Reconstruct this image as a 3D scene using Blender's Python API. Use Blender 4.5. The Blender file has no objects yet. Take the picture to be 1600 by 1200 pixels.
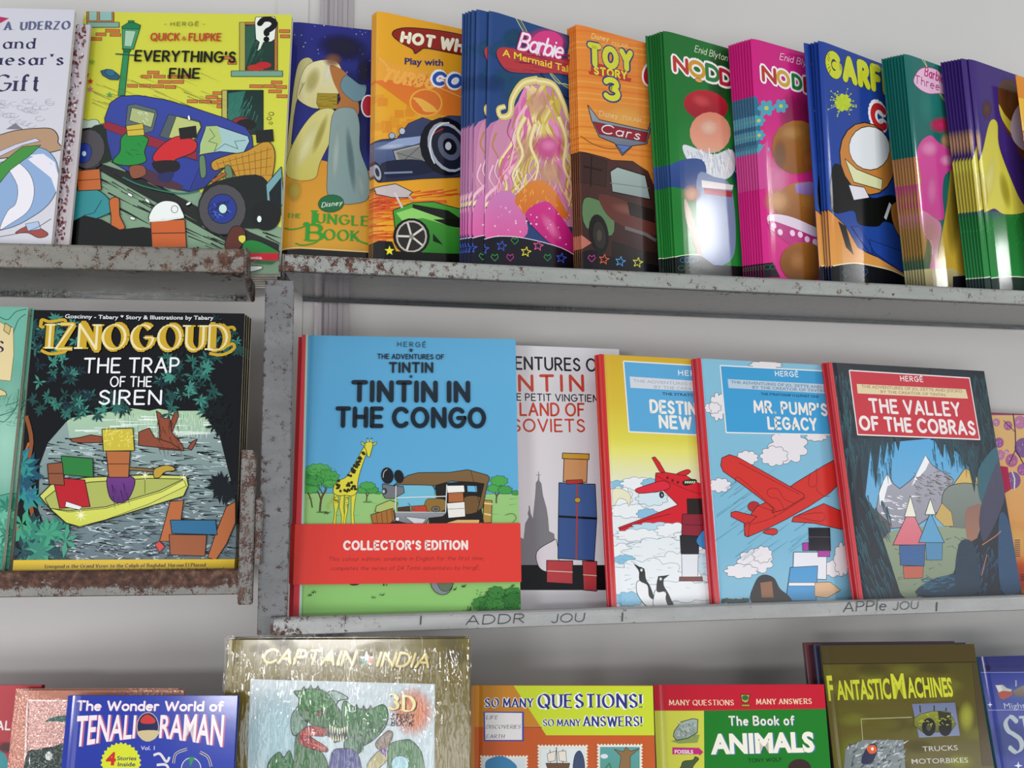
import bpy, math, random
import numpy as np
from mathutils import Vector, Matrix
from mathutils.geometry import tessellate_polygon
from math import sin, cos, pi, radians
S = bpy.context.scene
COL = S.collection

# ------------------------------------------------------------------ camera, world, lights, exposure
F, PITCH, EYE = 1556.0, radians(5.5), 1.5
cam = bpy.data.cameras.new('camera'); cam.sensor_width = 36; cam.lens = 36 * F / 1600
cam.clip_start = 0.05
camo = bpy.data.objects.new('camera', cam); COL.objects.link(camo)
camo.location = (0, 0, EYE); camo.rotation_euler = (pi / 2 + PITCH, 0, 0)
S.camera = camo
S.view_settings.view_transform = 'Standard'; S.view_settings.look = 'None'
S.view_settings.gamma = 1; S.view_settings.use_curve_mapping = False
S.view_settings.exposure = 0.0
W = bpy.data.worlds.new('world'); S.world = W; W.use_nodes = True
W.node_tree.nodes['Background'].inputs[0].default_value = (0.93, 0.96, 1.0, 1)
W.node_tree.nodes['Background'].inputs[1].default_value = 0.47

def area(name, loc, aim, sx, sy, power, col=(1, 1, 1)):
    l = bpy.data.lights.new(name, 'AREA'); l.shape = 'RECTANGLE'; l.size = sx; l.size_y = sy
    l.energy = power; l.color = col
    o = bpy.data.objects.new(name, l); COL.objects.link(o); o.location = loc
    o.rotation_euler = (Vector(aim) - Vector(loc)).to_track_quat('-Z', 'Y').to_euler()
    return o
area('ceiling_tube_light', (-0.2, -1.1, 3.0), (0.0, 1.1, 1.4), 3.4, 0.9, 4, (0.97, 1, 0.96))
area('low_front_fill', (0.0, -1.3, 0.85), (0.1, 1.15, 1.4), 1.6, 0.6, 13, (1, 0.98, 0.985))  # added low fill to lift the walls under the shelves, no real fixture
area('eye_level_fill', (-0.80, -1.4, 1.43), (0.2, 1.2, 1.35), 0.5, 0.16, 12, (1, 0.985, 0.985))  # invented frontal fill, brightens the wall below the middle shelf
area('left_fill_light', (-2.05, -0.45, 1.36), (0.0, 1.15, 1.4), 1.7, 1.0, 15, (1, 0.985, 0.985))  # added soft fill from the left, set clear of cover reflections
area('right_fill_light', (2.1, -0.7, 1.26), (0.2, 1.2, 1.4), 1.7, 1.0, 14, (1, 0.985, 0.985))  # matching fill added on the right to even out the wall tone
area('spot_panel_light', (2.05, 0.555, 2.52), (0.27, 1.2, 1.8), 0.09, 0.20, 2.8)
area('end_spot_light', (2.58, 1.24, 2.31), (0.6, 1.28, 1.77), 0.06, 0.12, 1.2)
area('hall_side_light', (2.6, 0.2, 1.80), (0.5, 1.26, 1.4), 0.16, 0.40, 4.0)

# ------------------------------------------------------------------ helpers
def lin(h, k=1.0):
    if isinstance(h, str):
        v = [int(h[i:i + 2], 16) / 255 for i in (0, 2, 4)]
        v = [c / 12.92 if c < .04045 else ((c + .055) / 1.055) ** 2.4 for c in v]
    else: v = list(h)
    return [min(.93, c * k) for c in v]
KC = 1.06                                     # print colours are read under the hall light
def ink(h): return lin(h, KC)

def tag(o, label=None, cat=None, group=None, kind=None):
    if label: o['label'] = label
    if cat: o['category'] = cat
    if group: o['group'] = group
    if kind: o['kind'] = kind
    return o
def link(name, me, mat=None, parent=None):
    o = bpy.data.objects.new(name, me); COL.objects.link(o)
    if mat is not None:
        for m in (mat if isinstance(mat, (list, tuple)) else [mat]): me.materials.append(m)
    if parent: o.parent = parent
    return o
def empty(name, loc=(0, 0, 0), rot=None):
    o = bpy.data.objects.new(name, None); COL.objects.link(o); o.location = loc
    o.empty_display_size = 0.05
    if rot is not None: o.rotation_euler = rot
    return o
class MB:
    def __init__(s): s.v = []; s.f = []
    def box(s, x0, x1, y0, y1, z0, z1, fn=None):
        b = len(s.v)
        p = [(x, y, z) for z in (z0, z1) for y in (y0, y1) for x in (x0, x1)]
        s.v += [fn(*q) for q in p] if fn else p
        s.f += [tuple(b + i for i in q) for q in ((0, 2, 3, 1), (4, 5, 7, 6), (0, 1, 5, 4), (2, 6, 7, 3), (0, 4, 6, 2), (1, 3, 7, 5))]
        return s
    def loft(s, prof, a, b, axis, close=True, caps=True, n=1):
        """prof: list of 2-D points swept along axis from a to b"""
        k = len(prof); base = len(s.v)
        for i in range(n + 1):
            t = a + (b - a) * i / n
            for (u, w) in prof:
                s.v.append((t, u, w) if axis == 'x' else (u, w, t) if axis == 'z' else (u, t, w))
        for i in range(n):
            for j in range(k if close else k - 1):
                q = (j + 1) % k
                s.f.append((base + i * k + j, base + i * k + q, base + (i + 1) * k + q, base + (i + 1) * k + j))
        if caps and close:
            s.f.append(tuple(base + j for j in range(k))); s.f.append(tuple(base + n * k + j for j in range(k))[::-1])
        return s
    def build(s, name, mat=None, parent=None, bevel=0, smooth=False):
        me = bpy.data.meshes.new(name); me.from_pydata(s.v, [], s.f); me.update()
        import bmesh
        bm = bmesh.new(); bm.from_mesh(me); bmesh.ops.recalc_face_normals(bm, faces=bm.faces)
        if bevel: bmesh.ops.bevel(bm, geom=list(bm.edges), offset=bevel, segments=2, affect='EDGES', clamp_overlap=True)
        if smooth:
            for f in bm.faces: f.smooth = True
        bm.to_mesh(me); bm.free()
        return link(name, me, mat, parent)

# ------------------------------------------------------------------ materials
def mat(name, base=(.5, .5, .5), rough=.5, metal=0, spec=.5, coat=0, build=None):
    m = bpy.data.materials.new(name); m.use_nodes = True; nt = m.node_tree
    b = nt.nodes['Principled BSDF']
    b.inputs['Base Color'].default_value = (*base, 1); b.inputs['Roughness'].default_value = rough
    b.inputs['Metallic'].default_value = metal; b.inputs['Specular IOR Level'].default_value = spec
    b.inputs['Coat Weight'].default_value = coat; b.inputs['Coat Roughness'].default_value = .08
    if build: build(nt, b)
    return m
def N(nt, t, **k):
    n = nt.nodes.new(t)
    for a, v in k.items():
        if a in n.inputs: n.inputs[a].default_value = v
        else: setattr(n, a, v)
    return n
def noise(nt, scale, detail=4, rough=.5, co='Object', stretch=None):
    tc = N(nt, 'ShaderNodeTexCoord'); n = N(nt, 'ShaderNodeTexNoise')
    n.inputs['Scale'].default_value = scale; n.inputs['Detail'].default_value = detail; n.inputs['Roughness'].default_value = rough
    src = tc.outputs[co]
    if stretch:
        mp = N(nt, 'ShaderNodeMapping'); mp.inputs['Scale'].default_value = stretch
        nt.links.new(src, mp.inputs[0]); src = mp.outputs[0]
    nt.links.new(src, n.inputs['Vector']); return n
def ramp(nt, src, stops):
    r = N(nt, 'ShaderNodeValToRGB'); e = r.color_ramp.elements
    while len(e) < len(stops): e.new(.5)
    for i, (p, c) in enumerate(stops): e[i].position = p; e[i].color = (*c, 1) if len(c) == 3 else c
    nt.links.new(src, r.inputs[0]); return r
def bump(nt, b, src, strength, dist=.001):
    n = N(nt, 'ShaderNodeBump'); n.inputs['Strength'].default_value = strength; n.inputs['Distance'].default_value = dist
    nt.links.new(src, n.inputs['Height']); nt.links.new(n.outputs[0], b.inputs['Normal']); return n

def b_print(rough_bump=.12, scale=500):
    def f(nt, b):
        a = N(nt, 'ShaderNodeVertexColor'); a.layer_name = 'Col'
        nt.links.new(a.outputs[0], b.inputs['Base Color'])
        n = noise(nt, scale, 2); bump(nt, b, n.outputs[0], rough_bump, .0004)
    return f
M_PRINT = mat('glossy_print', rough=.13, spec=.36, build=b_print(.08, 60))
M_MATTE = mat('satin_print', rough=.36, spec=.4, build=b_print(.5, 900))
def b_soft(nt, b):
    a = N(nt, 'ShaderNodeVertexColor'); a.layer_name = 'Col'
    nt.links.new(a.outputs[0], b.inputs['Base Color']); nt.links.new(a.outputs[1], b.inputs['Alpha'])
M_SOFT = mat('airbrushed_print', rough=.2, spec=.45, build=b_soft)
def b_holo(nt, b):
    a = N(nt, 'ShaderNodeVertexColor'); a.layer_name = 'Col'
    tc = N(nt, 'ShaderNodeTexCoord'); v = N(nt, 'ShaderNodeTexVoronoi'); v.inputs['Scale'].default_value = 900
    nt.links.new(tc.outputs['Object'], v.inputs['Vector'])
    sub = N(nt, 'ShaderNodeVectorMath', operation='MULTIPLY_ADD')
    sub.inputs[1].default_value = (.6, .6, .6); sub.inputs[2].default_value = (-.3, -.3, -.3)
    nt.links.new(v.outputs['Color'], sub.inputs[0])
    g = N(nt, 'ShaderNodeNewGeometry'); ad = N(nt, 'ShaderNodeVectorMath', operation='ADD')
    nt.links.new(g.outputs['Normal'], ad.inputs[0]); nt.links.new(sub.outputs[0], ad.inputs[1])
    no = N(nt, 'ShaderNodeVectorMath', operation='NORMALIZE'); nt.links.new(ad.outputs[0], no.inputs[0])
    nt.links.new(no.outputs[0], b.inputs['Normal']); nt.links.new(a.outputs[0], b.inputs['Base Color'])
M_HOLO = mat('glitter_foil_print', rough=.25, metal=.25, build=b_holo)
def b_page(nt, b):
    n = noise(nt, 1500, 2, stretch=(1, 8, .02)); r = ramp(nt, n.outputs[0], [(.35, lin('a9a293')), (.6, lin('e9e4da'))])
    nt.links.new(r.outputs[0], b.inputs['Base Color'])
M_PAGE = mat('page_edges', rough=.8, spec=.2, build=b_page)
_cm = {}
def M_COVER(h, rough=.25):
    if (h, rough) not in _cm:
        def f(nt, b):
            n = noise(nt, 300, 2); bump(nt, b, n.outputs[0], .1, .0003)
        _cm[(h, rough)] = mat('cover_' + h, ink(h), rough, build=f)
    return _cm[(h, rough)]

def b_wall(c1, c2):
    def f(nt, b):
        n = noise(nt, 1.6, 5, .6); r = ramp(nt, n.outputs[0], [(.3, lin(c1)), (.7, lin(c2))])
        nt.links.new(r.outputs[0], b.inputs['Base Color'])
        n2 = noise(nt, 40, 3); bump(nt, b, n2.outputs[0], .05, .002)
    return f
M_WALL = mat('laminated_wall', rough=.42, spec=.35, build=b_wall('c6c5c3', 'cfcecb'))
M_ALU = mat('aluminium_profile', lin('b3adb0'), .4, .5)
M_FLOOR = mat('grey_floor', rough=.5, build=b_wall('6f6a66', '8a8580'))

def b_metal(paint, paint2, rust, rscale, thr, coat_rough, met=.3, grad=None):
    """worn grey paint with rust where the noise exceeds thr; grad=(z0,z1,amount) pushes rust to one edge"""
    def f(nt, b):
        big = noise(nt, rscale, 8, .72); fine = noise(nt, rscale * 9, 4, .6)
        mx = N(nt, 'ShaderNodeMath', operation='MULTIPLY_ADD'); mx.inputs[1].default_value = .5
        nt.links.new(fine.outputs[0], mx.inputs[0]); nt.links.new(big.outputs[0], mx.inputs[2])
        val = mx.outputs[0]
        if grad:
            tc = N(nt, 'ShaderNodeTexCoord'); sp = N(nt, 'ShaderNodeSeparateXYZ'); nt.links.new(tc.outputs['Object'], sp.inputs[0])
            for (ax, a0, a1, am) in grad:
                mr = N(nt, 'ShaderNodeMapRange'); mr.inputs[1].default_value = a0; mr.inputs[2].default_value = a1
                mr.inputs[3].default_value = 0; mr.inputs[4].default_value = am
                nt.links.new(sp.outputs[ax], mr.inputs[0])
                ad = N(nt, 'ShaderNodeMath', operation='ADD'); nt.links.new(val, ad.inputs[0]); nt.links.new(mr.outputs[0], ad.inputs[1]); val = ad.outputs[0]
        p = noise(nt, 9, 6, .6, stretch=(1, 1, 3)); pr = ramp(nt, p.outputs[0], [(.35, lin(paint)), (.65, lin(paint2))])
        rn = noise(nt, 160, 4); rr = ramp(nt, rn.outputs[0], [(.3, lin('2f1d1a')), (.55, lin(rust)), (.8, lin('7d6353'))])
        mk = ramp(nt, val, [(thr, (0, 0, 0)), (thr + .03, (1, 1, 1))])
        mixc = N(nt, 'ShaderNodeMix', data_type='RGBA')
        nt.links.new(mk.outputs[0], mixc.inputs[0]); nt.links.new(pr.outputs[0], mixc.inputs[6]); nt.links.new(rr.outputs[0], mixc.inputs[7])
        nt.links.new(mixc.outputs[2], b.inputs['Base Color'])
        rg = N(nt, 'ShaderNodeMapRange'); rg.inputs[3].default_value = coat_rough; rg.inputs[4].default_value = .8
        nt.links.new(mk.outputs[0], rg.inputs[0]); nt.links.new(rg.outputs[0], b.inputs['Roughness'])
        mt = N(nt, 'ShaderNodeMapRange'); mt.inputs[3].default_value = met; mt.inputs[4].default_value = 0
        nt.links.new(mk.outputs[0], mt.inputs[0]); nt.links.new(mt.outputs[0], b.inputs['Metallic'])
        bump(nt, b, val, .35, .002)
    return f

# ------------------------------------------------------------------ stroke lettering
G = {
'A': (.8, "0 0 .4 1 .8 0|.14 .33 .66 .33"), 'B': (.62, "0 0 0 1 .3 1|o.3 .76 .26 .24 90 -90|.3 .52 0 .52|o.3 .26 .32 .26 90 -90|.3 0 0 0"),
'C': (.8, "o.45 .5 .45 .5 42 318"), 'D': (.74, "0 0 0 1 .28 1|o.28 .5 .46 .5 90 -90|.28 0 0 0"), 'E': (.58, "0 0 0 1|0 1 .58 1|0 .52 .5 .52|0 0 .58 0"),
'F': (.55, "0 0 0 1|0 1 .55 1|0 .52 .46 .52"), 'G': (.86, "o.45 .5 .45 .5 45 360|.9 .48 .5 .48"), 'H': (.7, "0 0 0 1|.7 0 .7 1|0 .52 .7 .52"),
'I': (.02, "0 0 0 1"), 'J': (.42, ".42 1 .42 .25|o.2 .25 .22 .25 0 -160"), 'K': (.66, "0 0 0 1|.64 1 0 .42|.2 .58 .66 0"), 'L': (.55, "0 1 0 0 .55 0"),
'M': (.9, "0 0 .06 1 .45 .2 .84 1 .9 0"), 'N': (.72, "0 0 0 1 .72 0 .72 1"), 'O': (.92, "o.46 .5 .46 .5 0 360"), 'P': (.6, "0 0 0 1 .3 1|o.3 .73 .3 .27 90 -90|.3 .46 0 .46"),
'Q': (.92, "o.46 .5 .46 .5 0 360|.55 .25 .9 -.1"), 'R': (.64, "0 0 0 1 .3 1|o.3 .74 .3 .26 90 -90|.3 .48 0 .48|.28 .48 .64 0"),
'S': (.6, "~.56 .84 .32 1 .06 .84 .1 .62 .32 .5 .56 .34 .54 .12 .28 0 .02 .16"), 'T': (.7, "0 1 .7 1|.35 1 .35 0"), 'U': (.7, "0 1 0 .34|o.35 .34 .35 .34 180 360|.7 .34 .7 1"),
'V': (.76, "0 1 .38 0 .76 1"), 'W': (1.1, "0 1 .28 0 .55 .9 .82 0 1.1 1"), 'X': (.7, "0 1 .7 0|.7 1 0 0"), 'Y': (.72, "0 1 .36 .48 .72 1|.36 .48 .36 0"), 'Z': (.66, "0 1 .64 1 0 0 .66 0"),
'a': (.5, "o.25 .31 .25 .31 0 360|.5 .64 .5 0"), 'b': (.5, "0 1 0 0|o.25 .31 .25 .31 0 360"), 'c': (.46, "o.27 .31 .27 .31 45 315"), 'd': (.5, "o.25 .31 .25 .31 0 360|.5 1 .5 0"),
'e': (.52, ".02 .34 .5 .34|o.26 .31 .25 .31 5 310"), 'f': (.34, "~.36 .95 .22 1 .12 .85 .12 .6|.12 .7 .12 0|0 .62 .32 .62"), 'g': (.5, "o.25 .31 .25 .31 0 360|.5 .64 .5 -.08|o.25 -.08 .25 .22 0 -150"),
'h': (.48, "0 1 0 0|o.24 .36 .24 .27 180 0|.48 .36 .48 0"), 'i': (.02, "0 .64 0 0|0 .86 0 .88"), 'j': (.1, ".1 .64 .1 -.15 -.05 -.25|.1 .86 .1 .88"), 'k': (.46, "0 1 0 0|.44 .64 0 .24|.15 .36 .46 0"),
'l': (.02, "0 1 0 0"), 'm': (.76, "0 .64 0 0|o.19 .4 .19 .24 180 0|.38 .4 .38 0|o.57 .4 .19 .24 180 0|.76 .4 .76 0"), 'n': (.46, "0 .64 0 0|o.23 .38 .23 .26 180 0|.46 .38 .46 0"),
'o': (.54, "o.27 .32 .27 .32 0 360"), 'p': (.5, "0 .64 0 -.3|o.25 .31 .25 .31 0 360"), 'q': (.5, "o.25 .31 .25 .31 0 360|.5 .64 .5 -.3"), 'r': (.32, "0 .64 0 0|o.2 .4 .2 .24 180 60"),
's': (.4, "~.37 .54 .2 .64 .04 .52 .1 .4 .28 .28 .38 .14 .2 0 .01 .1"), 't': (.32, ".14 .9 .14 .1 .3 0|0 .62 .3 .62"), 'u': (.46, "0 .64 0 .26|o.23 .26 .23 .26 180 360|.46 .64 .46 0"),
'v': (.48, "0 .64 .24 0 .48 .64"), 'w': (.72, "0 .64 .18 0 .36 .58 .54 0 .72 .64"), 'x': (.46, "0 .64 .46 0|.46 .64 0 0"), 'y': (.48, "0 .64 .25 .04|.48 .64 .12 -.28"), 'z': (.44, "0 .64 .42 .64 0 0 .44 0"),
'0': (.6, "o.3 .5 .3 .5 0 360"), '1': (.2, "0 .8 .2 1 .2 0"), '2': (.58, "~.02 .78 .12 .96 .34 1 .54 .86 .52 .62 .25 .3 0 0|0 0 .58 0"), '3': (.56, "o.24 .76 .28 .24 150 -80|o.25 .27 .31 .27 80 -150"),
'4': (.62, ".46 0 .46 1 0 .3 .62 .3"), '!': (.04, "0 1 0 .3|0 .03 0 .0"), "'": (.04, "0 1 -.02 .76"), '.': (.06, "0 .03 .05 .03"), ',': (.06, ".04 .04 -.02 -.16"), '&': (.6, "~.6 0 .12 .7 .2 .98 .4 .9 .36 .66 .06 .36 .06 .1 .3 0 .6 .4"),
'-': (.3, "0 .4 .3 .4"), '?': (.5, "~.0 .78 .12 .98 .36 .98 .5 .78 .4 .55 .25 .42 .25 .28|.25 .03 .25 0"), '"': (.2, "0 1 -.03 .78|.16 1 .13 .78"), '|': (.02, "0 .9 0 -.1"), ':': (.04, "0 .5 0 .52|0 .02 0 0"),
}
G['\u00c9'] = (.58, G['E'][1] + "|.2 1.14 .42 1.3"); G['\u00c8'] = (.58, G['E'][1] + "|.4 1.14 .18 1.3")
_gc = {}
def glyph(ch):
    if ch in _gc: return _gc[ch]
    w, s = G.get(ch, (.4, ''))
    out = []
    for st in s.split('|'):
        if not st: continue
        sm = st[0]; n = [float(a) for a in st.lstrip('o~').split()]
        if sm == 'o':
            cx, cy, rx, ry, a0, a1 = n; k = max(6, int(abs(a1 - a0) / 18))
            out.append([(cx + rx * cos(radians(a0 + (a1 - a0) * i / k)), cy + ry * sin(radians(a0 + (a1 - a0) * i / k))) for i in range(k + 1)])
        else:
            p = list(zip(n[::2], n[1::2])); out.append(spline(p, 4) if sm == '~' else p)
    _gc[ch] = (w, out); return _gc[ch]
def spline(p, k=5, closed=False):
    n = len(p); out = []
    for i in range(n if closed else n - 1):
        a, b, c, d = (p[(i - 1) % n] if closed or i > 0 else p[i], p[i], p[(i + 1) % n], p[(i + 2) % n] if closed or i + 2 < n else p[(i + 1) % n])
        for j in range(k):
            t = j / k
            out.append(tuple(.5 * (2 * b[q] + (c[q] - a[q]) * t + (2 * a[q] - 5 * b[q] + 4 * c[q] - d[q]) * t * t + (3 * b[q] - a[q] - 3 * c[q] + d[q]) * t ** 3) for q in (0, 1)))
    if not closed: out.append(p[-1])
    return out
_bf = {}
def bfont(s, off):
    if (s, off) not in _bf:
        c = bpy.data.curves.new('lettering', 'FONT'); c.body = s; c.size = 1; c.offset = off; c.resolution_u = 3
        o = bpy.data.objects.new('lettering', c); COL.objects.link(o)
        dg = bpy.context.evaluated_depsgraph_get(); me = o.evaluated_get(dg).to_mesh(); me.calc_loop_triangles()
        v = np.array([q.co[:2] for q in me.vertices]); t = [tuple(x.vertices) for x in me.loop_triangles]
        o.evaluated_get(dg).to_mesh_clear(); bpy.data.objects.remove(o); bpy.data.curves.remove(c)
        cap = .729
        v[:, 1] /= cap; v[:, 0] -= v[:, 0].min(); v[:, 0] /= v[:, 0].max()
        _bf[(s, off)] = (v, t)
    return _bf[(s, off)]

# ------------------------------------------------------------------ book poses and the print drawn on each cover
POSE = {
'gift':(-0.7002,1.0248,1.7220,3.62,8.06,-0.26,0.2103,0.3082),
'quick':(-0.4924,1.0626,1.7220,2.14,8.29,-0.17,0.2379,0.3202),
'jungle':(-0.2623,1.0992,1.7235,11.79,9.36,1.25,0.1680,0.3265),
'hot':(-0.1550,1.0923,1.7235,23.67,5.00,1.51,0.1680,0.3211),
'barbie':(-0.0317,1.1094,1.7235,32.59,0.20,1.37,0.1520,0.3180),
'toy':(0.0830,1.1453,1.7235,28.87,3.26,0.88,0.1680,0.3263),
'noddy':(0.1976,1.1719,1.7235,28.99,4.03,0.62,0.1680,0.3333),
'noddy2':(0.3097,1.1982,1.7235,28.22,3.21,0.62,0.1680,0.3332),
'garf':(0.3992,1.2194,1.7235,33.57,2.11,0.52,0.1680,0.3372),
'b3':(0.5289,1.2487,1.7235,31.55,3.75,0.36,0.1680,0.3370),
'beauty':(0.6245,1.2706,1.7235,30.73,3.74,0.33,0.1680,0.3396),
'last':(0.7002,1.2879,1.7235,33.11,4.42,0.24,0.1680,0.3255),
'teal':(-0.7344,1.0227,1.3900,4.11,6.87,0.09,0.2097,0.2985),
'izno':(-0.5136,1.0385,1.3900,6.61,5.29,-0.11,0.2225,0.2933),
'congo':(-0.2349,1.0872,1.3460,7.43,8.19,0.05,0.2467,0.3203),
'soviet':(-0.1162,1.1503,1.3460,12.37,8.14,0.57,0.2642,0.3200),
'destin':(0.1135,1.1484,1.3460,18.21,7.20,0.56,0.1650,0.3037),
'pump':(0.2370,1.1768,1.3460,19.73,7.21,0.42,0.1950,0.3024),
'valley':(0.4185,1.2183,1.3460,20.55,8.99,0.35,0.2579,0.3043),
'flower':(0.6295,1.3348,1.3460,23.84,8.23,0.28,0.2000,0.2485),
'tenali':(-0.4450,0.9840,0.9700,-0.62,7.21,-0.07,0.1704,0.3159),
'captain':(-0.2925,1.0182,0.9700,-1.79,5.16,-0.49,0.2512,0.3651),
'quest':(-0.0457,1.0839,0.9700,0.43,8.82,0.18,0.2013,0.3046),
'animals':(0.1645,1.1299,0.9700,0.37,10.03,-0.07,0.1977,0.2963),
'machines':(0.3762,1.1453,0.9700,2.14,13.92,-0.13,0.1883,0.3383),
'ships':(0.6037,1.2245,0.9700,9.21,13.39,0.18,0.2200,0.3110),
'peach':(-0.5046,1.0056,0.9700,-0.14,7.51,-0.11,0.1689,0.3164),
}
def rotm(p): return Matrix.Rotation(radians(p[3]), 3, 'Z') @ Matrix.Rotation(-radians(p[4]), 3, 'X') @ Matrix.Rotation(radians(p[5]), 3, 'Y')
def pxray(x, y):
    a = (x - 800) / F; b = -(y - 600) / F
    return Vector((a, cos(PITCH) - b * sin(PITCH), sin(PITCH) + b * cos(PITCH)))
def pts(s):
    if isinstance(s, str): s = [float(a) for a in s.split()]
    if isinstance(s[0], (tuple, list)): return list(s)
    return list(zip(s[::2], s[1::2]))
LSTEP = 7e-6
class Art:
    """flat print of one cover: shapes given where they are seen in the photograph, carried onto the cover's own plane"""
    def __init__(s, key, pose=None, x0=0, z0=0, w=None, h=None, curl=None, cuts=(), seed=1):
        s.p = pose or POSE[key]; s.o = Vector(s.p[:3]); s.Rm = rotm(s.p); s.Ri = s.Rm.transposed()
        s.x0, s.z0 = x0, z0; s.w = w or s.p[6]; s.h = h or s.p[7]
        s.n = -(s.Rm @ Vector((0, 1, 0))); s.den = None
        s.curl = curl; s.cuts = cuts; s.k = 0; s.sub = 0
        s.V = []; s.C = []; s.MI = []; s.v(0, 0, 1); s.rnd = random.Random(seed)
        c = Vector((0, 0, EYE)); s.e = s.o - c; s.num = s.e.dot(s.n); s.c = c
    def v(s, ox, oy, sc): s.ox, s.oy, s.sc = ox, oy, sc; return s
    def loc(s, x, y):
        r = pxray(s.ox + x / s.sc, s.oy + y / s.sc)
        q = s.Ri @ (s.c + r * (s.num / r.dot(s.n)) - s.o)
        return (q.x, q.z)
    def tri(s, a, b, c, ca, cb, cc, mi=0):
        poly = [(*a, *ca), (*b, *cb), (*c, *cc)]
        for ax, lim, sg in ((0, s.x0, 1), (0, s.w, -1), (1, s.z0, 1), (1, s.h, -1)):
            if all((p[ax] - lim) * sg >= 0 for p in poly): continue
            poly = s._clip(poly, ax, lim, sg)
            if len(poly) < 3: return
        parts = [poly]
        for cx in s.cuts:
            nx = []
            for p in parts:
                if min(q[0] for q in p) < cx - 1e-7 and max(q[0] for q in p) > cx + 1e-7:
                    for sg in (1, -1):
                        r = s._clip(p, 0, cx, sg)
                        if len(r) > 2: nx.append(r)
                else: nx.append(p)
            parts = nx
        y = -(2.5e-4 + s.k * LSTEP + s.sub * 5e-7)
        for p in parts:
            for i in range(1, len(p) - 1):
                for q in (p[0], p[i], p[i + 1]):
                    s.V.append((q[0], y + (s.curl(q[0]) if s.curl else 0), q[1])); s.C.append(q[2:])
                s.MI.append(mi)
    @staticmethod
    def _clip(poly, ax, lim, sg):
        out = []
        for i in range(len(poly)):
            a, b = poly[i], poly[(i + 1) % len(poly)]
            da, db = (a[ax] - lim) * sg, (b[ax] - lim) * sg
            if da >= 0: out.append(a)
            if (da >= 0) != (db >= 0):
                t = da / (da - db); out.append(tuple(a[j] + (b[j] - a[j]) * t for j in range(len(a))))
        return out
    def _c(s, c, a=1.0):
        return (*ink(c), a)
    def base(s, tl, tr=None, br=None, bl=None, n=8):
        """whole cover, colours at its corners; a list of (height, colour) gives bands from bottom to top"""
        s.k += 1
        if isinstance(tl, list):
            for (z0, c0), (z1, c1) in zip(tl[:-1], tl[1:]):
                s._quad((s.x0, s.h * z0), (s.w, s.h * z0), (s.w, s.h * z1), (s.x0, s.h * z1), s._c(c0), s._c(c0), s._c(c1), s._c(c1))
            return s
        tr = tr or tl; bl = bl or tl; br = br or tr
        c = [s._c(q) for q in (tl, tr, br, bl)]
        def cc(u, v): return tuple((c[0][i] * (1 - u) + c[1][i] * u) * v + (c[3][i] * (1 - u) + c[2][i] * u) * (1 - v) for i in range(4))
        for i in range(n):
            for j in range(n):
                u0, u1, v0, v1 = i / n, (i + 1) / n, j / n, (j + 1) / n
                X = lambda u: s.x0 + (s.w - s.x0) * u
                s._quad((X(u0), s.h * v0), (X(u1), s.h * v0), (X(u1), s.h * v1), (X(u0), s.h * v1), cc(u0, v0), cc(u1, v0), cc(u1, v1), cc(u0, v1))
        return s
    def strip(s, x0, x1, col):
        s.k += 1; c = s._c(col); s._quad((x0, 0), (x1, 0), (x1, s.h), (x0, s.h), c, c, c, c); return s
    def _quad(s, a, b, c, d, ca, cb, cc, cd):
        s.tri(a, b, c, ca, cb, cc); s.tri(a, c, d, ca, cc, cd)
    def P(s, p, col, g=None, sm=0, ol=0, oc='161616', gx=None):
        """filled polygon; g second colour at its bottom, gx at its right; sm rounds it; ol outlines it"""
        p = pts(p)
        if sm: p = spline(p, 4, True)
        s.k += 1
        L = [s.loc(*q) for q in p]
        c0 = s._c(col); c1 = s._c(g or gx or col)
        q = [a[1] for a in p] if not gx else [a[0] for a in p]; lo, hi = min(q), max(q)
        cs = [tuple(c0[i] + (c1[i] - c0[i]) * ((t - lo) / (hi - lo + 1e-9)) for i in range(4)) for t in q]
        for t in tessellate_polygon([[Vector((a[0], a[1], 0)) for a in L]]):
            s.tri(L[t[0]], L[t[1]], L[t[2]], cs[t[0]], cs[t[1]], cs[t[2]])
        if ol: s.L(p + [p[0]], ol, oc)
        return s
    def E(s, cx, cy, rx, ry, col, rot=0, ol=0, g=None, oc='161616', n=18, a0=0, a1=360):
        r = radians(rot); p = []
        for i in range(n if a1 - a0 == 360 else n + 1):
            t = radians(a0 + (a1 - a0) * i / n); x, y = rx * cos(t), ry * sin(t)
            p.append((cx + x * cos(r) - y * sin(r), cy + x * sin(r) + y * cos(r)))
        return s.P(p, col, g=g, ol=ol, oc=oc)
    def R(s, x, y, w, h, col, g=None, rot=0, ol=0, oc='161616'):
        r = radians(rot); q = [(0, 0), (w, 0), (w, h), (0, h)]
        return s.P([(x + a * cos(r) - b * sin(r), y + a * sin(r) + b * cos(r)) for a, b in q], col, g=g, ol=ol, oc=oc)
    def B(s, cx, cy, rx, ry, col, a=1.0, rot=0, n=16):
        """soft airbrushed patch"""
        s.k += 1; r = radians(rot); c0 = s._c(col, a); cm = s._c(col, a * .75); c1 = s._c(col, 0)
        def P(f, i):
            t = 2 * pi * i / n; x, y = rx * f * cos(t), ry * f * sin(t)
            return s.loc(cx + x * cos(r) - y * sin(r), cy + x * sin(r) + y * cos(r))
        o = s.loc(cx, cy)
        for i in range(n):
            a1, a2, b1, b2 = P(.5, i), P(.5, i + 1), P(1, i), P(1, i + 1)
            s.tri(o, a1, a2, c0, cm, cm, 1); s.tri(a1, b1, b2, cm, c1, c1, 1); s.tri(a1, b2, a2, cm, c1, cm, 1)
        return s
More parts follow.
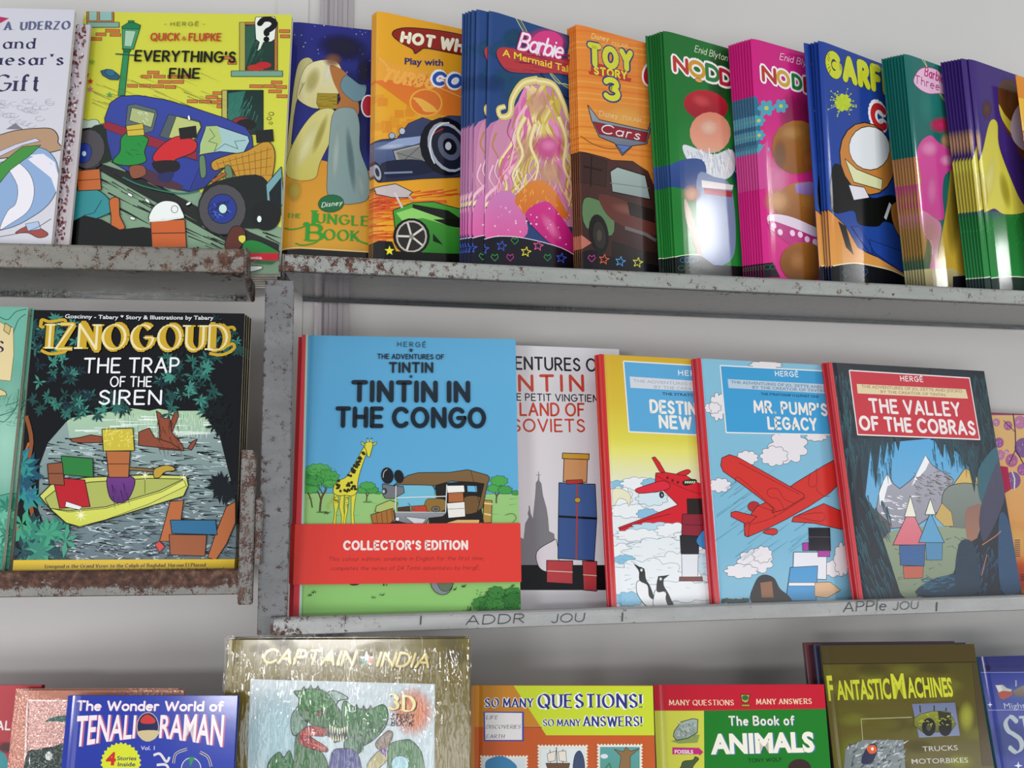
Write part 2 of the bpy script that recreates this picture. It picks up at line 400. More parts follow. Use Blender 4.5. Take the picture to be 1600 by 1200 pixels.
    def L(s, p, w, col, sm=0, taper=0, joints=True):
        """ink line of width w (in the same units as the points)"""
        p = pts(p); s.k += 1
        if sm: p = spline(p, 4)
        c = s._c(col)
        mpx = s.loc(*p[0]); m2 = s.loc(p[0][0], p[0][1] - 10); k = math.hypot(m2[0] - mpx[0], m2[1] - mpx[1]) / 10
        s._stroke([s.loc(*q) for q in p], w * k, c, taper=taper, joints=joints)
        return s
    def _stroke(s, L, w, c, nib=None, taper=0, joints=True):
        n = len(L)
        for i in range(n - 1):
            a, b = L[i], L[i + 1]; dx, dy = b[0] - a[0], b[1] - a[1]; d = math.hypot(dx, dy)
            if d < 1e-9: continue
            ww = w
            if nib: ww = w * (nib + (1 - nib) * abs(sin(math.atan2(dy, dx) - .35)))
            wa = wb = ww / 2
            if taper: wa *= (1 - taper * i / (n - 1)); wb *= (1 - taper * (i + 1) / (n - 1))
            nx, ny = -dy / d, dx / d; s.sub = (s.sub + 1) % 12
            s.tri((a[0] + nx * wa, a[1] + ny * wa), (a[0] - nx * wa, a[1] - ny * wa), (b[0] - nx * wb, b[1] - ny * wb), c, c, c)
            s.tri((a[0] + nx * wa, a[1] + ny * wa), (b[0] - nx * wb, b[1] - ny * wb), (b[0] + nx * wb, b[1] + ny * wb), c, c, c)
            if joints and i < n - 2:
                s.sub = (s.sub + 1) % 12
                o = [(b[0] + wb * cos(t * pi / 3), b[1] + wb * sin(t * pi / 3)) for t in range(6)]
                for t in range(1, 5): s.tri(o[0], o[t], o[t + 1], c, c, c)
        s.sub = 0
    def T(s, txt, base, cap, col, f='h', w=.16, ol=None, slant=0, gap=None, g=None):
        """lettering along a baseline; f: h hand-drawn, s serif, b sans"""
        if ol: s.T(txt, base, cap, ol[0], f, w + ol[1], None, slant, gap)
        s.k += 1; p = pts(base); L = [s.loc(*q) for q in p]
        caps = cap if isinstance(cap, (list, tuple)) else [cap] * len(p)
        if len(caps) != len(p):
            caps = [caps[0] + (caps[-1] - caps[0]) * i / (len(p) - 1) for i in range(len(p))]
        H = [abs(s.loc(q[0], q[1] - h)[1] - l[1]) for q, h, l in zip(p, caps, L)]
        c = s._c(col); c2 = s._c(g) if g else c
        tot = sum(math.hypot(L[i + 1][0] - L[i][0], L[i + 1][1] - L[i][1]) for i in range(len(L) - 1))
        cum = [0]
        for i in range(len(L) - 1): cum.append(cum[-1] + math.hypot(L[i + 1][0] - L[i][0], L[i + 1][1] - L[i][1]) / tot)
        hm = sum(H) / len(H)
        def place(u, v):
            i = 0
            while i < len(L) - 2 and u > cum[i + 1]: i += 1
            t = (u - cum[i]) / (cum[i + 1] - cum[i]); h = H[i] + (H[i + 1] - H[i]) * t
            return (L[i][0] + (L[i + 1][0] - L[i][0]) * t + v * h * slant, L[i][1] + (L[i + 1][1] - L[i][1]) * t + v * h)
        if f == 'b':
            v, tr = bfont(txt, max(0, (w - .16) * .13))
            Q = [place(a, b) for a, b in v]
            cs = [tuple(c[j] + (c2[j] - c[j]) * min(1, max(0, 1 - b)) for j in range(4)) for a, b in v] if g else None
            for t in tr: s.tri(Q[t[0]], Q[t[1]], Q[t[2]], *([cs[q] for q in t] if g else (c, c, c)))
            return s
        gp = gap if gap is not None else .16 + w * .9
        x = 0; items = []
        for ch in txt:
            if ch == ' ': x += .42; continue
            gw, st = glyph(ch); items.append((x, st, ch)); x += gw + gp
        Wd = max(x - gp, .01); k = 1 / Wd
        asp = tot / hm                       # width in cap heights
        for x0, st, ch in items:
            for line in st:
                q = [place((x0 + a) * k, b) for a, b in line]
                s._stroke(q, w * hm, c, nib=.22 if f == 's' else None, joints=True)
                if f == 'h':
                    for e in (q[0], q[-1]):
                        s.sub = 5; o = [(e[0] + w * hm / 2 * cos(t * pi / 4), e[1] + w * hm / 2 * sin(t * pi / 4)) for t in range(8)]
                        for t in range(1, 7): s.tri(o[0], o[t], o[t + 1], c, c, c)
                if f == 's':
                    for (a, b) in ((line[0], line[1]), (line[-1], line[-2])):
                        if abs(b[1] - a[1]) > 1.2 * abs(b[0] - a[0]) and (abs(a[1]) < .03 or abs(a[1] - 1) < .03 or abs(a[1] - .64) < .03):
                            hw = .13 * k * (Wd / asp) * (1 if ch.isupper() else .8); u = (x0 + a[0]) * k; vv = a[1] + (.03 if a[1] < .1 else -.03)
                            s.sub = 7
                            s._stroke([place(u - hw - w * .3 / asp, vv), place(u + hw + w * .3 / asp, vv)], .07 * hm, c)
                            s.sub = 0
        return s
    def star(s, cx, cy, r, col, w=0, rot=-90, n=5, inner=.42):
        p = [(cx + (r if i % 2 == 0 else r * inner) * cos(radians(rot + i * 180 / n)), cy + (r if i % 2 == 0 else r * inner) * sin(radians(rot + i * 180 / n))) for i in range(2 * n)]
        if w: return s.L(p + [p[0]], w, col)
        return s.P(p, col)
    def hatch(s, n, x0, y0, x1, y1, col, ln, w, ang=0, da=15):
        """loose pen strokes inside a box"""
        s.k += 1
        cols = [s._c(q) for q in (col if isinstance(col, (list, tuple)) else [col])]
        m = s.loc(x0, y0); m2 = s.loc(x0, y0 - 10); k = math.hypot(m2[0] - m[0], m2[1] - m[1]) / 10
        for _ in range(n):
            x, y = s.rnd.uniform(x0, x1), s.rnd.uniform(y0, y1); a = radians(ang + s.rnd.uniform(-da, da)); l = ln * s.rnd.uniform(.4, 1)
            s._stroke([s.loc(x, y), s.loc(x + l * cos(a), y + l * sin(a))], w * k * s.rnd.uniform(.6, 1.3), s.rnd.choice(cols), taper=.8, joints=False)
        s.k += 1; return s
    def leaves(s, n, x0, y0, x1, y1, cols, r):
        """bunches of pointed leaves"""
        for _ in range(n):
            x, y = s.rnd.uniform(x0, x1), s.rnd.uniform(y0, y1); m = s.rnd.randint(5, 8); a0 = s.rnd.uniform(0, 360); col = s.rnd.choice(cols)
            s.k += 1; c = s._c(col)
            for i in range(m):
                a = radians(a0 + i * 300 / m); q = r * s.rnd.uniform(.6, 1.2); b = .16 * q
                s.sub = i
                A, B_, C_ = s.loc(x, y), s.loc(x + .5 * q * cos(a) - b * sin(a), y + .5 * q * sin(a) + b * cos(a)), s.loc(x + .5 * q * cos(a) + b * sin(a), y + .5 * q * sin(a) - b * cos(a))
                D = s.loc(x + q * cos(a), y + q * sin(a))
                s.tri(A, B_, D, c, c, c); s.tri(A, D, C_, c, c, c)
            s.sub = 0
            if s.k > 380: s.k -= 60
        return s
    def puff(s, cx, cy, rx, ry, col, n=9, ol=0, oc='161616', g=None, seed=0):
        """cloud or tree crown with a lobed edge"""
        rr = random.Random(seed); p = []
        for i in range(n):
            for j in range(4):
                t = 2 * pi * (i + j / 4) / n; b = 1 + .16 * sin(pi * j / 4) * 1.6 + (.06 * rr.uniform(-1, 1) if j == 0 else 0)
                p.append((cx + rx * b * cos(t), cy + ry * b * sin(t)))
        return s.P(p, col, g=g, ol=ol, oc=oc)
    def mesh(s, name, m=None):
        me = bpy.data.meshes.new(name); n = len(s.V)
        me.from_pydata(s.V, [], [(i, i + 1, i + 2) for i in range(0, n, 3)]); 
        at = me.color_attributes.new('Col', 'FLOAT_COLOR', 'POINT'); at.data.foreach_set('color', np.array(s.C, np.float32).ravel())
        for q in (m or M_PRINT, M_SOFT): me.materials.append(q)
        me.polygons.foreach_set('material_index', np.array(s.MI, np.int32)); me.update()
        return me

# ------------------------------------------------------------------ book bodies
def curl_thin(x): return .0024 * max(0, 1 - max(x, 0) / .02) ** 3
CUT_THIN = (.002, .004, .006, .009, .013, .02)
def curl_hard(x): return .0007 * math.exp(-((x - .009) / .0022) ** 2)
CUT_HARD = (.002, .005, .007, .009, .011, .013, .0165)
def book(name, key, label, art, kind='thin', t=.003, spine='cccccc', cat='book', group=None, pm=None, pages=True, backcol=None, printer=None):
    """an upright book: cover (front, spine, back), page block and the flat print on its front"""
    p = POSE[key]; w, h = p[6], p[7]
    root = empty(name, (p[0], p[1], p[2] + .0004 + t * sin(radians(p[4])) + max(0, p[6] * sin(radians(p[5]))))); root.rotation_euler = rotm(p).to_euler(); tag(root, label, cat, group)
    cf, cuts, ct, ov = (curl_thin, CUT_THIN, .0004, .0003) if kind == 'thin' else (curl_hard, CUT_HARD, .0022, .003) if kind == 'hard' else (None, (), .0005, .0004)
    c = cf or (lambda x: 0)
    xs = [0.0] + list(cuts) + [w]
    out = [(x, c(x)) for x in reversed(xs)]
    if kind != 'thin' and t > .004:
        r = min(.003, t / 3); out = out[:-1] + [(r, c(r)), (.0006, c(0) + r * .5), (0, r + c(0)), (0, t - r), (r, t)]
        inn = [(r, t - ct), (ct, t - r), (ct, r + ct), (r, ct + .0002)]
    else:
        r = t * .4; out = out[:-1] + [(0.0, c(0) + .0002), (-.0003, t * .75), (0.0, t)]
        inn = [(ct, t - ct), (ct, c(0) + ct)]
        if kind == 'thin': inn = [(ct, t - ct), (ct * 2, max(c(0) + ct, t * .6))]
    out.append((w, t)); inn = [(w, t - ct)] + inn + [(w, ct + c(w))]
    mb = MB(); prof = out + inn
    # strip of quads: the outer and inner walls, capped by triangulated profile
    mb.loft(prof, 0, h, 'z', caps=False)
    k = len(prof); tes = tessellate_polygon([[Vector((a, b, 0)) for a, b in prof]])
    mb.f += [tuple(q) for q in tes] + [tuple(k + i for i in q) for q in tes]
    mb.build('cover', M_COVER(spine), root)
    if pages:
        b = MB().box(ct * 2 + (.002 if kind == 'thin' else 0), w - ov, ct + (c(.004) if kind == 'thin' else .0008 * (kind == 'hard')), t - ct, ov, h - ov)
        b.build('page_block', M_PAGE, root)
    A = Art(key, curl=cf, cuts=cuts, seed=len(key) + 3); art(A)
    me = A.mesh('cover_print', pm); o = bpy.data.objects.new('cover_print', me); COL.objects.link(o); o.parent = root
    return root
def ordinal(i): return ['front', 'second', 'third', 'fourth', 'fifth', 'sixth', 'seventh', 'eighth', 'ninth', 'tenth'][i]
def dup(root, off, dlean=0, label=None, key=None):
    """copy a book with its parts, moved in the book's own axes and leaning dlean more"""
    r = root.copy(); COL.objects.link(r)
    M = root.rotation_euler.to_matrix()
    d = M @ Vector(off); r.location = root.location + d; r.location.z = root.location.z
    if key:
        p = list(POSE[key]); p[4] += dlean; r.rotation_euler = rotm(p).to_euler()
    if label: r['label'] = label
    for ch in list(root.children):
        c = ch.copy(); COL.objects.link(c); c.parent = r
        for g in ch.children:
            e = g.copy(); COL.objects.link(e); e.parent = c
    return r
def fan(root, key, px, what, group, dlean=.12, t=.0028):
    """copies fanned out to the left behind the front copy, px = how far each one's fold shows in the photograph"""
    root['group'] = group
    p = POSE[key]; d = math.hypot(p[0], p[1])
    for i, q in enumerate(px):
        k = i + 1; s = (q * d / F - t * k * sin(radians(p[3]))) / cos(radians(p[3]))
        s -= .32 * sin(radians(dlean * k)) * sin(radians(p[3])) / cos(radians(p[3]))
        dup(root, (-s, t * k, 0), dlean * k, what % ordinal(k), key)

# ------------------------------------------------------------------ the setting: walls, floor, partition profile
JX, JY = -.25, 1.05
AR, AL = radians(13), radians(6.5)
def rack(o, side, u=0, v=0, z=0):
    a = AR if side == 'R' else AL
    o.location = (JX + u * cos(a) - v * sin(a), JY + u * sin(a) + v * cos(a), z); o.rotation_euler = (0, 0, a); return o
WV = .168
w = MB().box(-.0096, 3.2, 0, .05, 0, 2.85).build('wall_back', M_WALL); rack(w, 'R', 0, WV); tag(w, kind='structure')
w = MB().box(-2.6, .0096, 0, .05, 0, 2.85).build('wall_left', M_WALL); rack(w, 'L', 0, WV); tag(w, kind='structure')
w = MB().box(-3.2, 3.6, -3.2, 2.1, -.05, 0).build('floor', M_FLOOR); tag(w, kind='structure')
# ribbed aluminium profile joining the wall panels
pr = [(0, -.001)]
for (a, b) in ((0, .004), (.0035, .005), (.006, .0045), (.0085, .0055), (.012, .002), (.017, .002), (.0175, .0045), (.0215, .0045), (.022, .002), (.028, .002), (.0285, .0052), (.034, .0052), (.035, .003), (.042, .003), (.042, -.001)):
    pr.append((a, -b))
t = MB().loft(pr, 0, 2.8, 'z').build('trim_1', M_ALU); rack(t, 'R', -.0, WV, 0); tag(t, kind='structure')
rack(t, 'R', .0434, WV, 0)

# ------------------------------------------------------------------ the metal racks
M_LIP_UR = mat('grey_paint_chipped_edge', build=b_metal('8f938f', '9fa39e', '57332a', 110, .85, .4, .2, [(2, -.003, -.010, .16), (0, .30, -.0, .12)]))
M_LIP_UL = mat('grey_paint_rusty_edge', build=b_metal('74736c', '88867e', '5a3a2c', 100, .80, .45, .2, [(2, -.004, -.014, .18), (0, -.12, .0, .12)]))
M_LIP_MR = mat('light_grey_paint_lip', build=b_metal('989a99', 'a9aaaa', '4d302b', 110, .91, .33, .3, [(0, .16, -.01, .16)]))
M_LIP_ML = mat('grey_paint_brown_edge', build=b_metal('6d6d69', '84837f', '57382c', 90, .80, .4, .3, [(2, .006, .012, .22)]))
M_UNDER = mat('dark_gloss_paint', build=b_metal('2e3335', '3d4345', '4a2a1f', 16, .95, .10, .0, [(1, .03, .0, .13), (0, .10, -.02, .10)]), spec=.6)
M_UNDER_L = mat('dark_gloss_paint_rusted', build=b_metal('2e302e', '3a3d3b', '4a2a1f', 16, .92, .14, .0, [(1, .03, .0, .12), (0, -.12, .0, .12)]), spec=.6)
M_RUST = mat('rusty_steel', build=b_metal('6e6d69', '7d7c78', '51342b', 80, .75, .5, .2))
M_POST = mat('worn_grey_post', build=b_metal('66686a', '77797b', '42292a', 120, .84, .42, .35, [(0, .004, -.002, .14), (0, .027, .032, .10)]))
def lip_profile(h, th):
    """front lip: rounded top roll over a flat face; (v, z) with z=0 at its foot"""
    r = th / 2
    p = [(-r, 0.001), (-r * .8, 0), (r * .8, 0), (r, .001)]
    for i in range(7):
        a = pi * i / 6; p.append((r * cos(a), h - r + r * sin(a)))
    return p
def shelf(side, label, u0, u1, zs, liph, lipz, th, mlip, munder, skew0=0, skew1=0, depth=.158, t0=None):
    e = rack(empty('shelf', ), side, 0, 0, zs); tag(e, label, 'shelf')
    m = MB(); t = .0012
    l0 = u0; u0 = u0 if t0 is None else t0
    v = [(u0, .002, -t), (u1, .002, -t), (u1 + skew1, depth, -t), (u0 + skew0, depth, -t)]
    m.v = [q for q in v] + [(a, b, 0) for a, b, c in v]; m.f = [(0, 1, 2, 3), (4, 5, 6, 7), (0, 1, 5, 4), (1, 2, 6, 5), (2, 3, 7, 6), (3, 0, 4, 7)]
    tr = m.build('tray', munder, e)
    l = MB().loft(lip_profile(liph, th), l0, u1, 'x').build('front_lip', mlip, e, smooth=False); l.location = (0, 0, lipz - zs - liph)
    fl = MB().box(u0 + skew0, u1 + skew1, depth - .0012, depth, -.005, -.0012).build('rear_flange', M_UNDER, e)
    return e
s1 = shelf('R', 'long grey shelf with chipped lip holding the fanned thin books at upper right', 0.0065, 1.6, 1.7235, .0185, 1.7415, .007, M_LIP_UR, M_UNDER, .022, 0)
s2 = shelf('L', 'upper left shelf with a rusty lip holding the yellow street comic', -1.2, -.036, 1.722, .026, 1.7455, .007, M_LIP_UL, M_UNDER_L, 0, -.02)
s3 = shelf('R', 'light grey shelf with pen scribbles on its lip under the red-spined albums', .003, 1.6, 1.346, .0185, 1.3585, .010, M_LIP_MR, M_UNDER, .012, 0, t0=.0185)
s4 = shelf('L', 'middle left shelf with a brown-topped lip under the black jungle comic', -1.2, -.033, 1.390, .026, 1.4085, .010, M_LIP_ML, M_UNDER_L, 0, -.02)
s5 = shelf('R', 'bottom shelf below the frame carrying the lowest row of hardbacks', .004, 1.6, .97, .02, .985, .008, M_LIP_MR, M_UNDER)
s6 = shelf('L', 'bottom left shelf below the frame carrying the blue story book', -1.2, -.04, .97, .02, .985, .008, M_LIP_MR, M_UNDER)
for s_ in (s5, s6):                       # lowest tier stands further forward
    a = s_.rotation_euler.z
    s_.location = Vector(s_.location) + Vector((sin(a), -cos(a), 0)) * .1
    for c in s_.children:
        if c.name.startswith('tray'):
            for q in c.data.vertices:
                if q.co.y > .1: q.co.y += .1
        if c.name.startswith('rear_flange'): c.location.y += .1
def plate(name, parent, prof, u0, u1, m, bev=.0008):
    return MB().loft(prof, u0, u1, 'x').build(name, m, parent, bevel=bev)
# end plates: (v, z) outlines relative to the shelf origin
plate('end_plate', s2, [(-.004, .0245), (-.004, .0), (.004, -.006), (.045, -.0215), (.052, -.0245), (.060, -.022), (.062, -.012), (.058, -.002), (.024, -.002), (.02, .0245)], -.036, -.0325, M_RUST)
plate('end_plate', s1, [(-.004, .018), (-.004, -.001), (.004, -.006), (.05, -.015), (.056, -.011), (.055, -.002), (.02, -.002), (.015, .012)], .0035, .0065, M_RUST)
MB().loft([(.0035 * cos(i * pi / 4), .0035 * sin(i * pi / 4)) for i in range(8)], 0, .004, 'x').build('bolt', M_RUST, s1).location = (.000, .005, .003)
plate('end_plate', s3, [(-.0055, .0125), (-.0055, -.0065), (.0045, -.0065), (.006, .0), (.005, .0125)], .0, .003, M_RUST)
b = MB().loft([(-.0065, -.018), (.0075, -.018), (.0085, .132), (.006, .141), (-.0065, .141)], .0, .012, 'z').build('upright_bracket', M_RUST, s4, bevel=.001)
b.data.transform(Matrix(((1, 0, 0, 0), (0, 0, 1, 0), (0, 1, 0, 0), (0, 0, 0, 1)))); b.location = (-.0265, -.006, 0)
b = MB().box(-.0185, -.0105, -.002, .0035, .022, .092).build('hinge_plate', M_RUST, s4, bevel=.0012)
plate('end_plate', s4, [(-.006, .018), (-.006, -.012), (.004, -.017), (.03, -.017), (.04, -.004), (.03, .018)], -.0335, -.031, M_RUST)
# upright post between the racks
e = rack(empty('rack_post'), 'R', -.0135, 0, 1.339); tag(e, 'worn grey steel upright post between the left and right shelves', 'post')
MB().box(0, .0305, .0065, .0095, 0, .375).build('front_face', M_POST, e, bevel=.0008)
MB().box(.0275, .0305, .0095, .036, 0, .375).build('side_flange', M_RUST, e, bevel=.0006)
MB().box(0, .002, .0095, .02, 0, .375).build('side_flange', M_RUST, e, bevel=.0006)

# pen scribbles on the middle right lip
a = Art(None, pose=(JX + .0055 * sin(AR), JY - .0055 * cos(AR), 1.346 + .0125 - .0185 - .002, 13, 0, 0, 1.5, .03), seed=4)
for txt, b_, c_, k_ in (('ADDR', (728, 976, 818, 973), 14, .10), ('JOU', (862, 973, 912, 971), 13, .10), ('APPle', (1318, 956, 1384, 953), 15, .09), ('JOU', (1396, 953, 1434, 951), 12, .09)):
    a.T(txt, b_, c_, '2c2c34', w=k_, slant=.15)
for x, y in ((658, 970), (973, 965), (1464, 949)): a.L((x, y - 8, x - 1, y + 6), 2, '35353c')
me = a.mesh('pen_scribble', M_MATTE)
o = link('pen_scribble', me); o.location = a.o; o.rotation_euler = (0, 0, AR)
bpy.context.view_layer.update(); mw = o.matrix_world.copy(); o.parent = s3; o.matrix_parent_inverse = (Matrix.Translation(s3.location) @ Matrix.Rotation(AR, 4, 'Z')).inverted()

# ================================================================== covers, top row
def art_quick(A):
    A.base('cdd044').v(0, 0, 2.5)
    # street
    A.P('235 560 300 500 420 540 700 720 1110 900 1100 1080 225 1080', '7d9c80')
    A.P('250 620 330 640 560 770 900 960 1090 1010 1090 960 900 880 560 700 380 640', '1c211d')
    A.hatch(60, 280, 600, 700, 830, '161a17', 150, 5, 27, 4); A.hatch(36, 700, 850, 1060, 1000, '20261f', 130, 5, 24, 5)
    A.hatch(26, 300, 640, 800, 900, '7d9c80', 110, 3, 27, 4)
    A.puff(345, 510, 62, 32, 'b9cfc0', n=8, ol=2); A.puff(315, 560, 40, 40, 'a4bfae', n=7)
    # facade: windows, door, bricks
    br = 'c9723c'
    for x, y, w_ in ((412, 120, 56), (375, 134, 40), (430, 136, 42), (350, 152, 48), (576, 283, 46), (552, 299, 40), (600, 299, 46), (655, 300, 60), (707, 300, 50), (618, 320, 50), (672, 320, 46), (498, 335, 40), (545, 335, 46), (596, 337, 44), (645, 340, 42), (1060, 322, 42), (976, 337, 50), (1030, 337, 44), (1078, 340, 42), (1050, 357, 50), (1082, 376, 40), (832, 364, 36), (805, 380, 46), (850, 390, 20), (732, 396, 40), (778, 397, 46), (826, 400, 40), (848, 416, 18), (1092, 122, 40), (1096, 142, 36), (866, 226, 50), (890, 246, 34)):
        A.R(x, y, w_, 12, br, rot=1, ol=1.6, oc='4a3020')
    A.R(340, 52, 105, 44, 'b7793a', ol=2); A.R(348, 52, 32, 36, '8fb9b2', ol=1.5); A.R(390, 52, 48, 36, '8fb9b2', ol=1.5); A.R(340, 94, 126, 20, '7fa79a', ol=2)
    A.R(936, 94, 148, 196, 'b5703a', ol=2); A.R(950, 104, 122, 176, '1e3a30', ol=2)
    A.P('955 110 1010 104 960 270 952 270', '2f5a49'); A.hatch(20, 955, 120, 1040, 250, '2f6a55', 60, 3, 120, 8)
    A.R(936, 94, 22, 190, 'a9a64a', ol=1.5); A.R(904, 284, 200, 22, '6fa08c', ol=2)
    A.E(1000, 272, 34, 13, 'b23327'); A.E(1030, 262, 30, 13, 'b8262e')
    A.P('1000 74 1072 72 1080 90 1074 160 1060 170 1030 172 1018 198 1004 210 1010 188 1014 172 1000 160 996 92', 'e4ece0', ol=2)
    A.T('?', (1012, 162, 1070, 162), 80, '101014', w=.26)
    A.R(868, 360, 160, 172, '16302a', ol=3); A.P('892 372 960 362 920 500 892 500', '2b6d5e'); A.hatch(30, 895, 375, 1010, 480, '2f7868', 70, 4, 115, 10)
    A.R(868, 360, 20, 160, 'b4b058', ol=2)
    A.E(942, 498, 42, 34, '8e2232', ol=2); A.E(962, 494, 40, 22, '1b1418')
    for x, y, r in ((1060, 452, 9), (1052, 470, 8), (1058, 488, 6)): A.E(x, y, r, r * .7, 'cdd044', ol=2)
    # lamp post
    A.P('484 205 506 205 488 380 462 380', '2f8a56', ol=2); A.P('478 196 516 196 506 212 488 212', '1d6a44', ol=2)
    A.P('478 118 546 122 522 200 480 198', '3d9a68', ol=2); A.P('490 126 532 129 514 190 486 188', 'a6c9ae', ol=1.5); A.P('476 112 512 90 550 106 546 122 480 120', '1f7a4c', ol=2); A.R(502, 88, 22, 8, '1f7a4c', ol=1.5); A.L('452 218 530 224', 5, '1a5a3a')
    # drifting stars and speed lines
    for x, y, c in ((334, 222, 'b04a2a'), (362, 250, '8aa83a'), (354, 325, 'c2332c'), (354, 356, 'c96a8c'), (428, 378, '4f9a52'), (325, 272, '4f9a52'), (340, 300, 'b04a2a')): A.star(x, y, 13, c)
    A.hatch(34, 330, 280, 800, 420, '5c6130', 150, 1.6, 22, 3)
    A.P('394 285 418 278 438 282 452 290 468 304 462 320 430 318 402 302', '2c5878', ol=2); A.E(432, 292, 20, 13, '2f6a88', rot=14, ol=1.5)
    # an old blue van
    A.E(345, 590, 74, 82, '5d5a5e', rot=14, ol=5); A.E(395, 570, 70, 78, '15241a', rot=10); A.E(345, 590, 66, 78, '4a474c', rot=14, ol=4); A.E(330, 606, 30, 40, '20358c', rot=14, ol=2); A.E(330, 608, 8, 10, 'c4dce8')
    A.P('410 470 432 410 470 384 540 380 640 396 760 430 880 470 960 505 985 540 990 590 900 640 800 740 745 758 640 735 520 690 440 640 420 560', '34459f', g='28347e', ol=3)
    A.P('402 494 420 482 560 530 770 600 770 634 560 570 410 510', '8e2138', ol=1.5)
    A.P('430 520 540 560 560 700 480 660 440 600', '2f3f8f'); A.P('620 600 790 640 740 752 640 730', '2c3c94', ol=1.5)
    A.P('500 420 530 414 610 436 616 456 598 520 560 530 492 500', '55666a', ol=2); A.P('516 428 606 450 592 506 506 478', 'a9b67c', sm=0, ol=2); A.hatch(8, 520, 440, 590, 480, 'e9efe0', 20, 2, 60, 30)
    A.P('660 455 780 480 790 500 760 570 660 552 624 540', '4c5a60', ol=2); A.P('690 462 780 486 786 506 752 566 660 545', 'b9c476', ol=2)
    A.P('806 502 850 500 970 540 976 560 950 610 860 600 780 612 782 570', '9fc3c4', ol=3); A.P('806 502 850 500 870 560 840 600 780 612', 'a8c07a'); A.L('820 510 840 540 816 560 850 570 838 600 880 570 930 590 918 560 960 556', 2, '2b4a44')
    A.P('470 640 540 650 720 735 700 752 600 730', '4a2a3a'); A.L('480 700 560 735 700 764 780 752', 6, '2a6a58', sm=1)
    # bundles strapped along its side in the photograph's colours
    A.P('476 545 520 520 575 545 580 560 566 600 570 640 500 655 442 640 470 600', '1f8a3a', ol=3, sm=1); A.hatch(6, 490, 560, 560, 620, '126026', 40, 3, 20, 30)
    A.P('494 500 560 490 566 536 500 540', 'cdb43c', ol=2); A.L('497 518 564 512', 3, '6d5a1a'); A.P('508 660 560 655 570 690 520 705', '8a4f38', ol=2, sm=1)
    A.P('600 616 640 570 700 540 766 560 760 600 690 630 680 640 610 640', 'c9252c', ol=3, sm=1); A.P('700 510 766 500 770 545 706 552', '1a1518', ol=2); A.P('600 640 690 636 700 670 640 690 606 670', '191318', sm=1); A.P('620 690 680 680 660 720 625 712', '222a5e', sm=1)
    A.P('780 625 800 620 806 690 786 700', '61805f', ol=2, sm=1)
    A.P('830 640 900 612 960 600 1040 560 1074 600 1066 690 1040 740 940 720 900 660 840 675', 'c08f2c', ol=3, sm=1)
    for i in range(9): A.L([(846 + i * 25, 640 - i * 7), (880 + i * 20, 720 - i * 4)], 1.6, '6d4a1a')
    for i in range(4): A.L([(850, 650 + i * 18), (1062, 590 + i * 34)], 1.6, '6d4a1a')
    A.P('1000 520 1066 514 1070 560 1004 566', '17171a', ol=2)
    A.P('880 660 900 656 910 700 884 704', '61805f', ol=2, sm=1)
    for q in ('826 712 880 680 888 690 832 724', '920 742 985 706 992 716 926 752'): A.P(q, 'a35c30', ol=2)
    # front wheel and fender
    A.P('800 740 1000 690 1060 760 1050 880 960 900 830 860', '121a1a', sm=1); A.P('1040 730 1100 660 1110 800 1050 870', '6fa2a8', ol=3); A.P('1052 760 1100 700 1100 850 1060 850', '10181e')
    A.E(1040, 850, 58, 60, '0e1214', a0=0, a1=360); A.E(1014, 864, 9, 13, 'dff0f4', ol=1)
    A.E(870, 826, 94, 100, '4a484d', rot=0, ol=6); A.E(870, 824, 56, 58, '20358c', ol=3); A.hatch(24, 830, 790, 900, 850, '0c1450', 34, 4, 150, 30); A.hatch(10, 830, 800, 900, 860, '4d7bd0', 26, 3, 30, 30); A.E(872, 824, 17, 19, 'bfe0dc', ol=3)
    # foreground bundles: blue-green cloth, dark mound, white dome, brown and green rolls
    A.P('235 760 300 750 380 750 430 790 440 830 410 850 350 870 270 880 235 870', '2f8c92', ol=3, sm=1); A.L('330 850 370 840 400 790', 3, '10494e'); A.P('262 748 300 740 290 780 266 778', 'd7e0dc', ol=2)
    A.P('302 676 392 668 398 750 306 754', 'c0652f', ol=3); A.L('304 714 396 708', 3, '5a2a14'); A.P('430 790 466 784 470 850 490 900 440 900 436 850', 'c0652f', ol=3, sm=1)
    A.P('235 900 330 850 400 866 470 905 560 895 640 910 700 940 700 1010 235 1010', '0a0a0c')
    A.P('590 870 724 866 730 975 596 975', 'c55f2c', ol=3); A.L('592 920 727 918', 4, '5a2a14'); A.P('584 868 600 820 640 794 690 800 712 830 716 862 640 866', 'e9efec', ol=3, sm=1); A.L('586 872 650 868 720 856', 7, 'dfe6e0'); A.E(684, 826, 13, 14, 'e9efec', ol=2)
    A.P('880 975 905 900 945 895 960 930 930 985', '5b2a22', ol=3, sm=1); A.P('935 930 960 930 956 960 935 950', 'd8cf4a', ol=2, sm=1); A.P('945 985 960 950 1010 950 1080 985 1085 1000 950 998', '1e7d35', ol=3, sm=1)
    for x, y, r in ((510, 770, 30), (578, 793, 40), (738, 804, -30), (520, 862, 15), (740, 470, 80)): A.E(x, y, 11, 5, 'eaf2ee', rot=r, ol=1.5)
    A.P('958 997 1090 997 1088 1026 956 1026', 'c5182c'); A.T('comics.', (972, 1021, 1026, 1021), 13, 'f0e4e4', 'b', .3)
    A.P('940 1050 1016 1048 1024 1058 980 1070 940 1068', 'dfe6e0', ol=2, sm=1); A.P('1000 1028 1080 1030 1060 1040 1010 1038', '1e6a34')
    A.P('262 775 275 775 255 950 236 950', '23269a')
    A.T('STUDIOS', (252, 945, 262, 868), 13, 'c9cfe8', w=.13); A.T('HERG\u00c9', (262, 860, 270, 786), 14, 'e6e9f4', w=.16)
    A.T('- HERG\u00c9 -', (644, 110, 800, 110), 14, '2b2a18', w=.12, gap=.5)
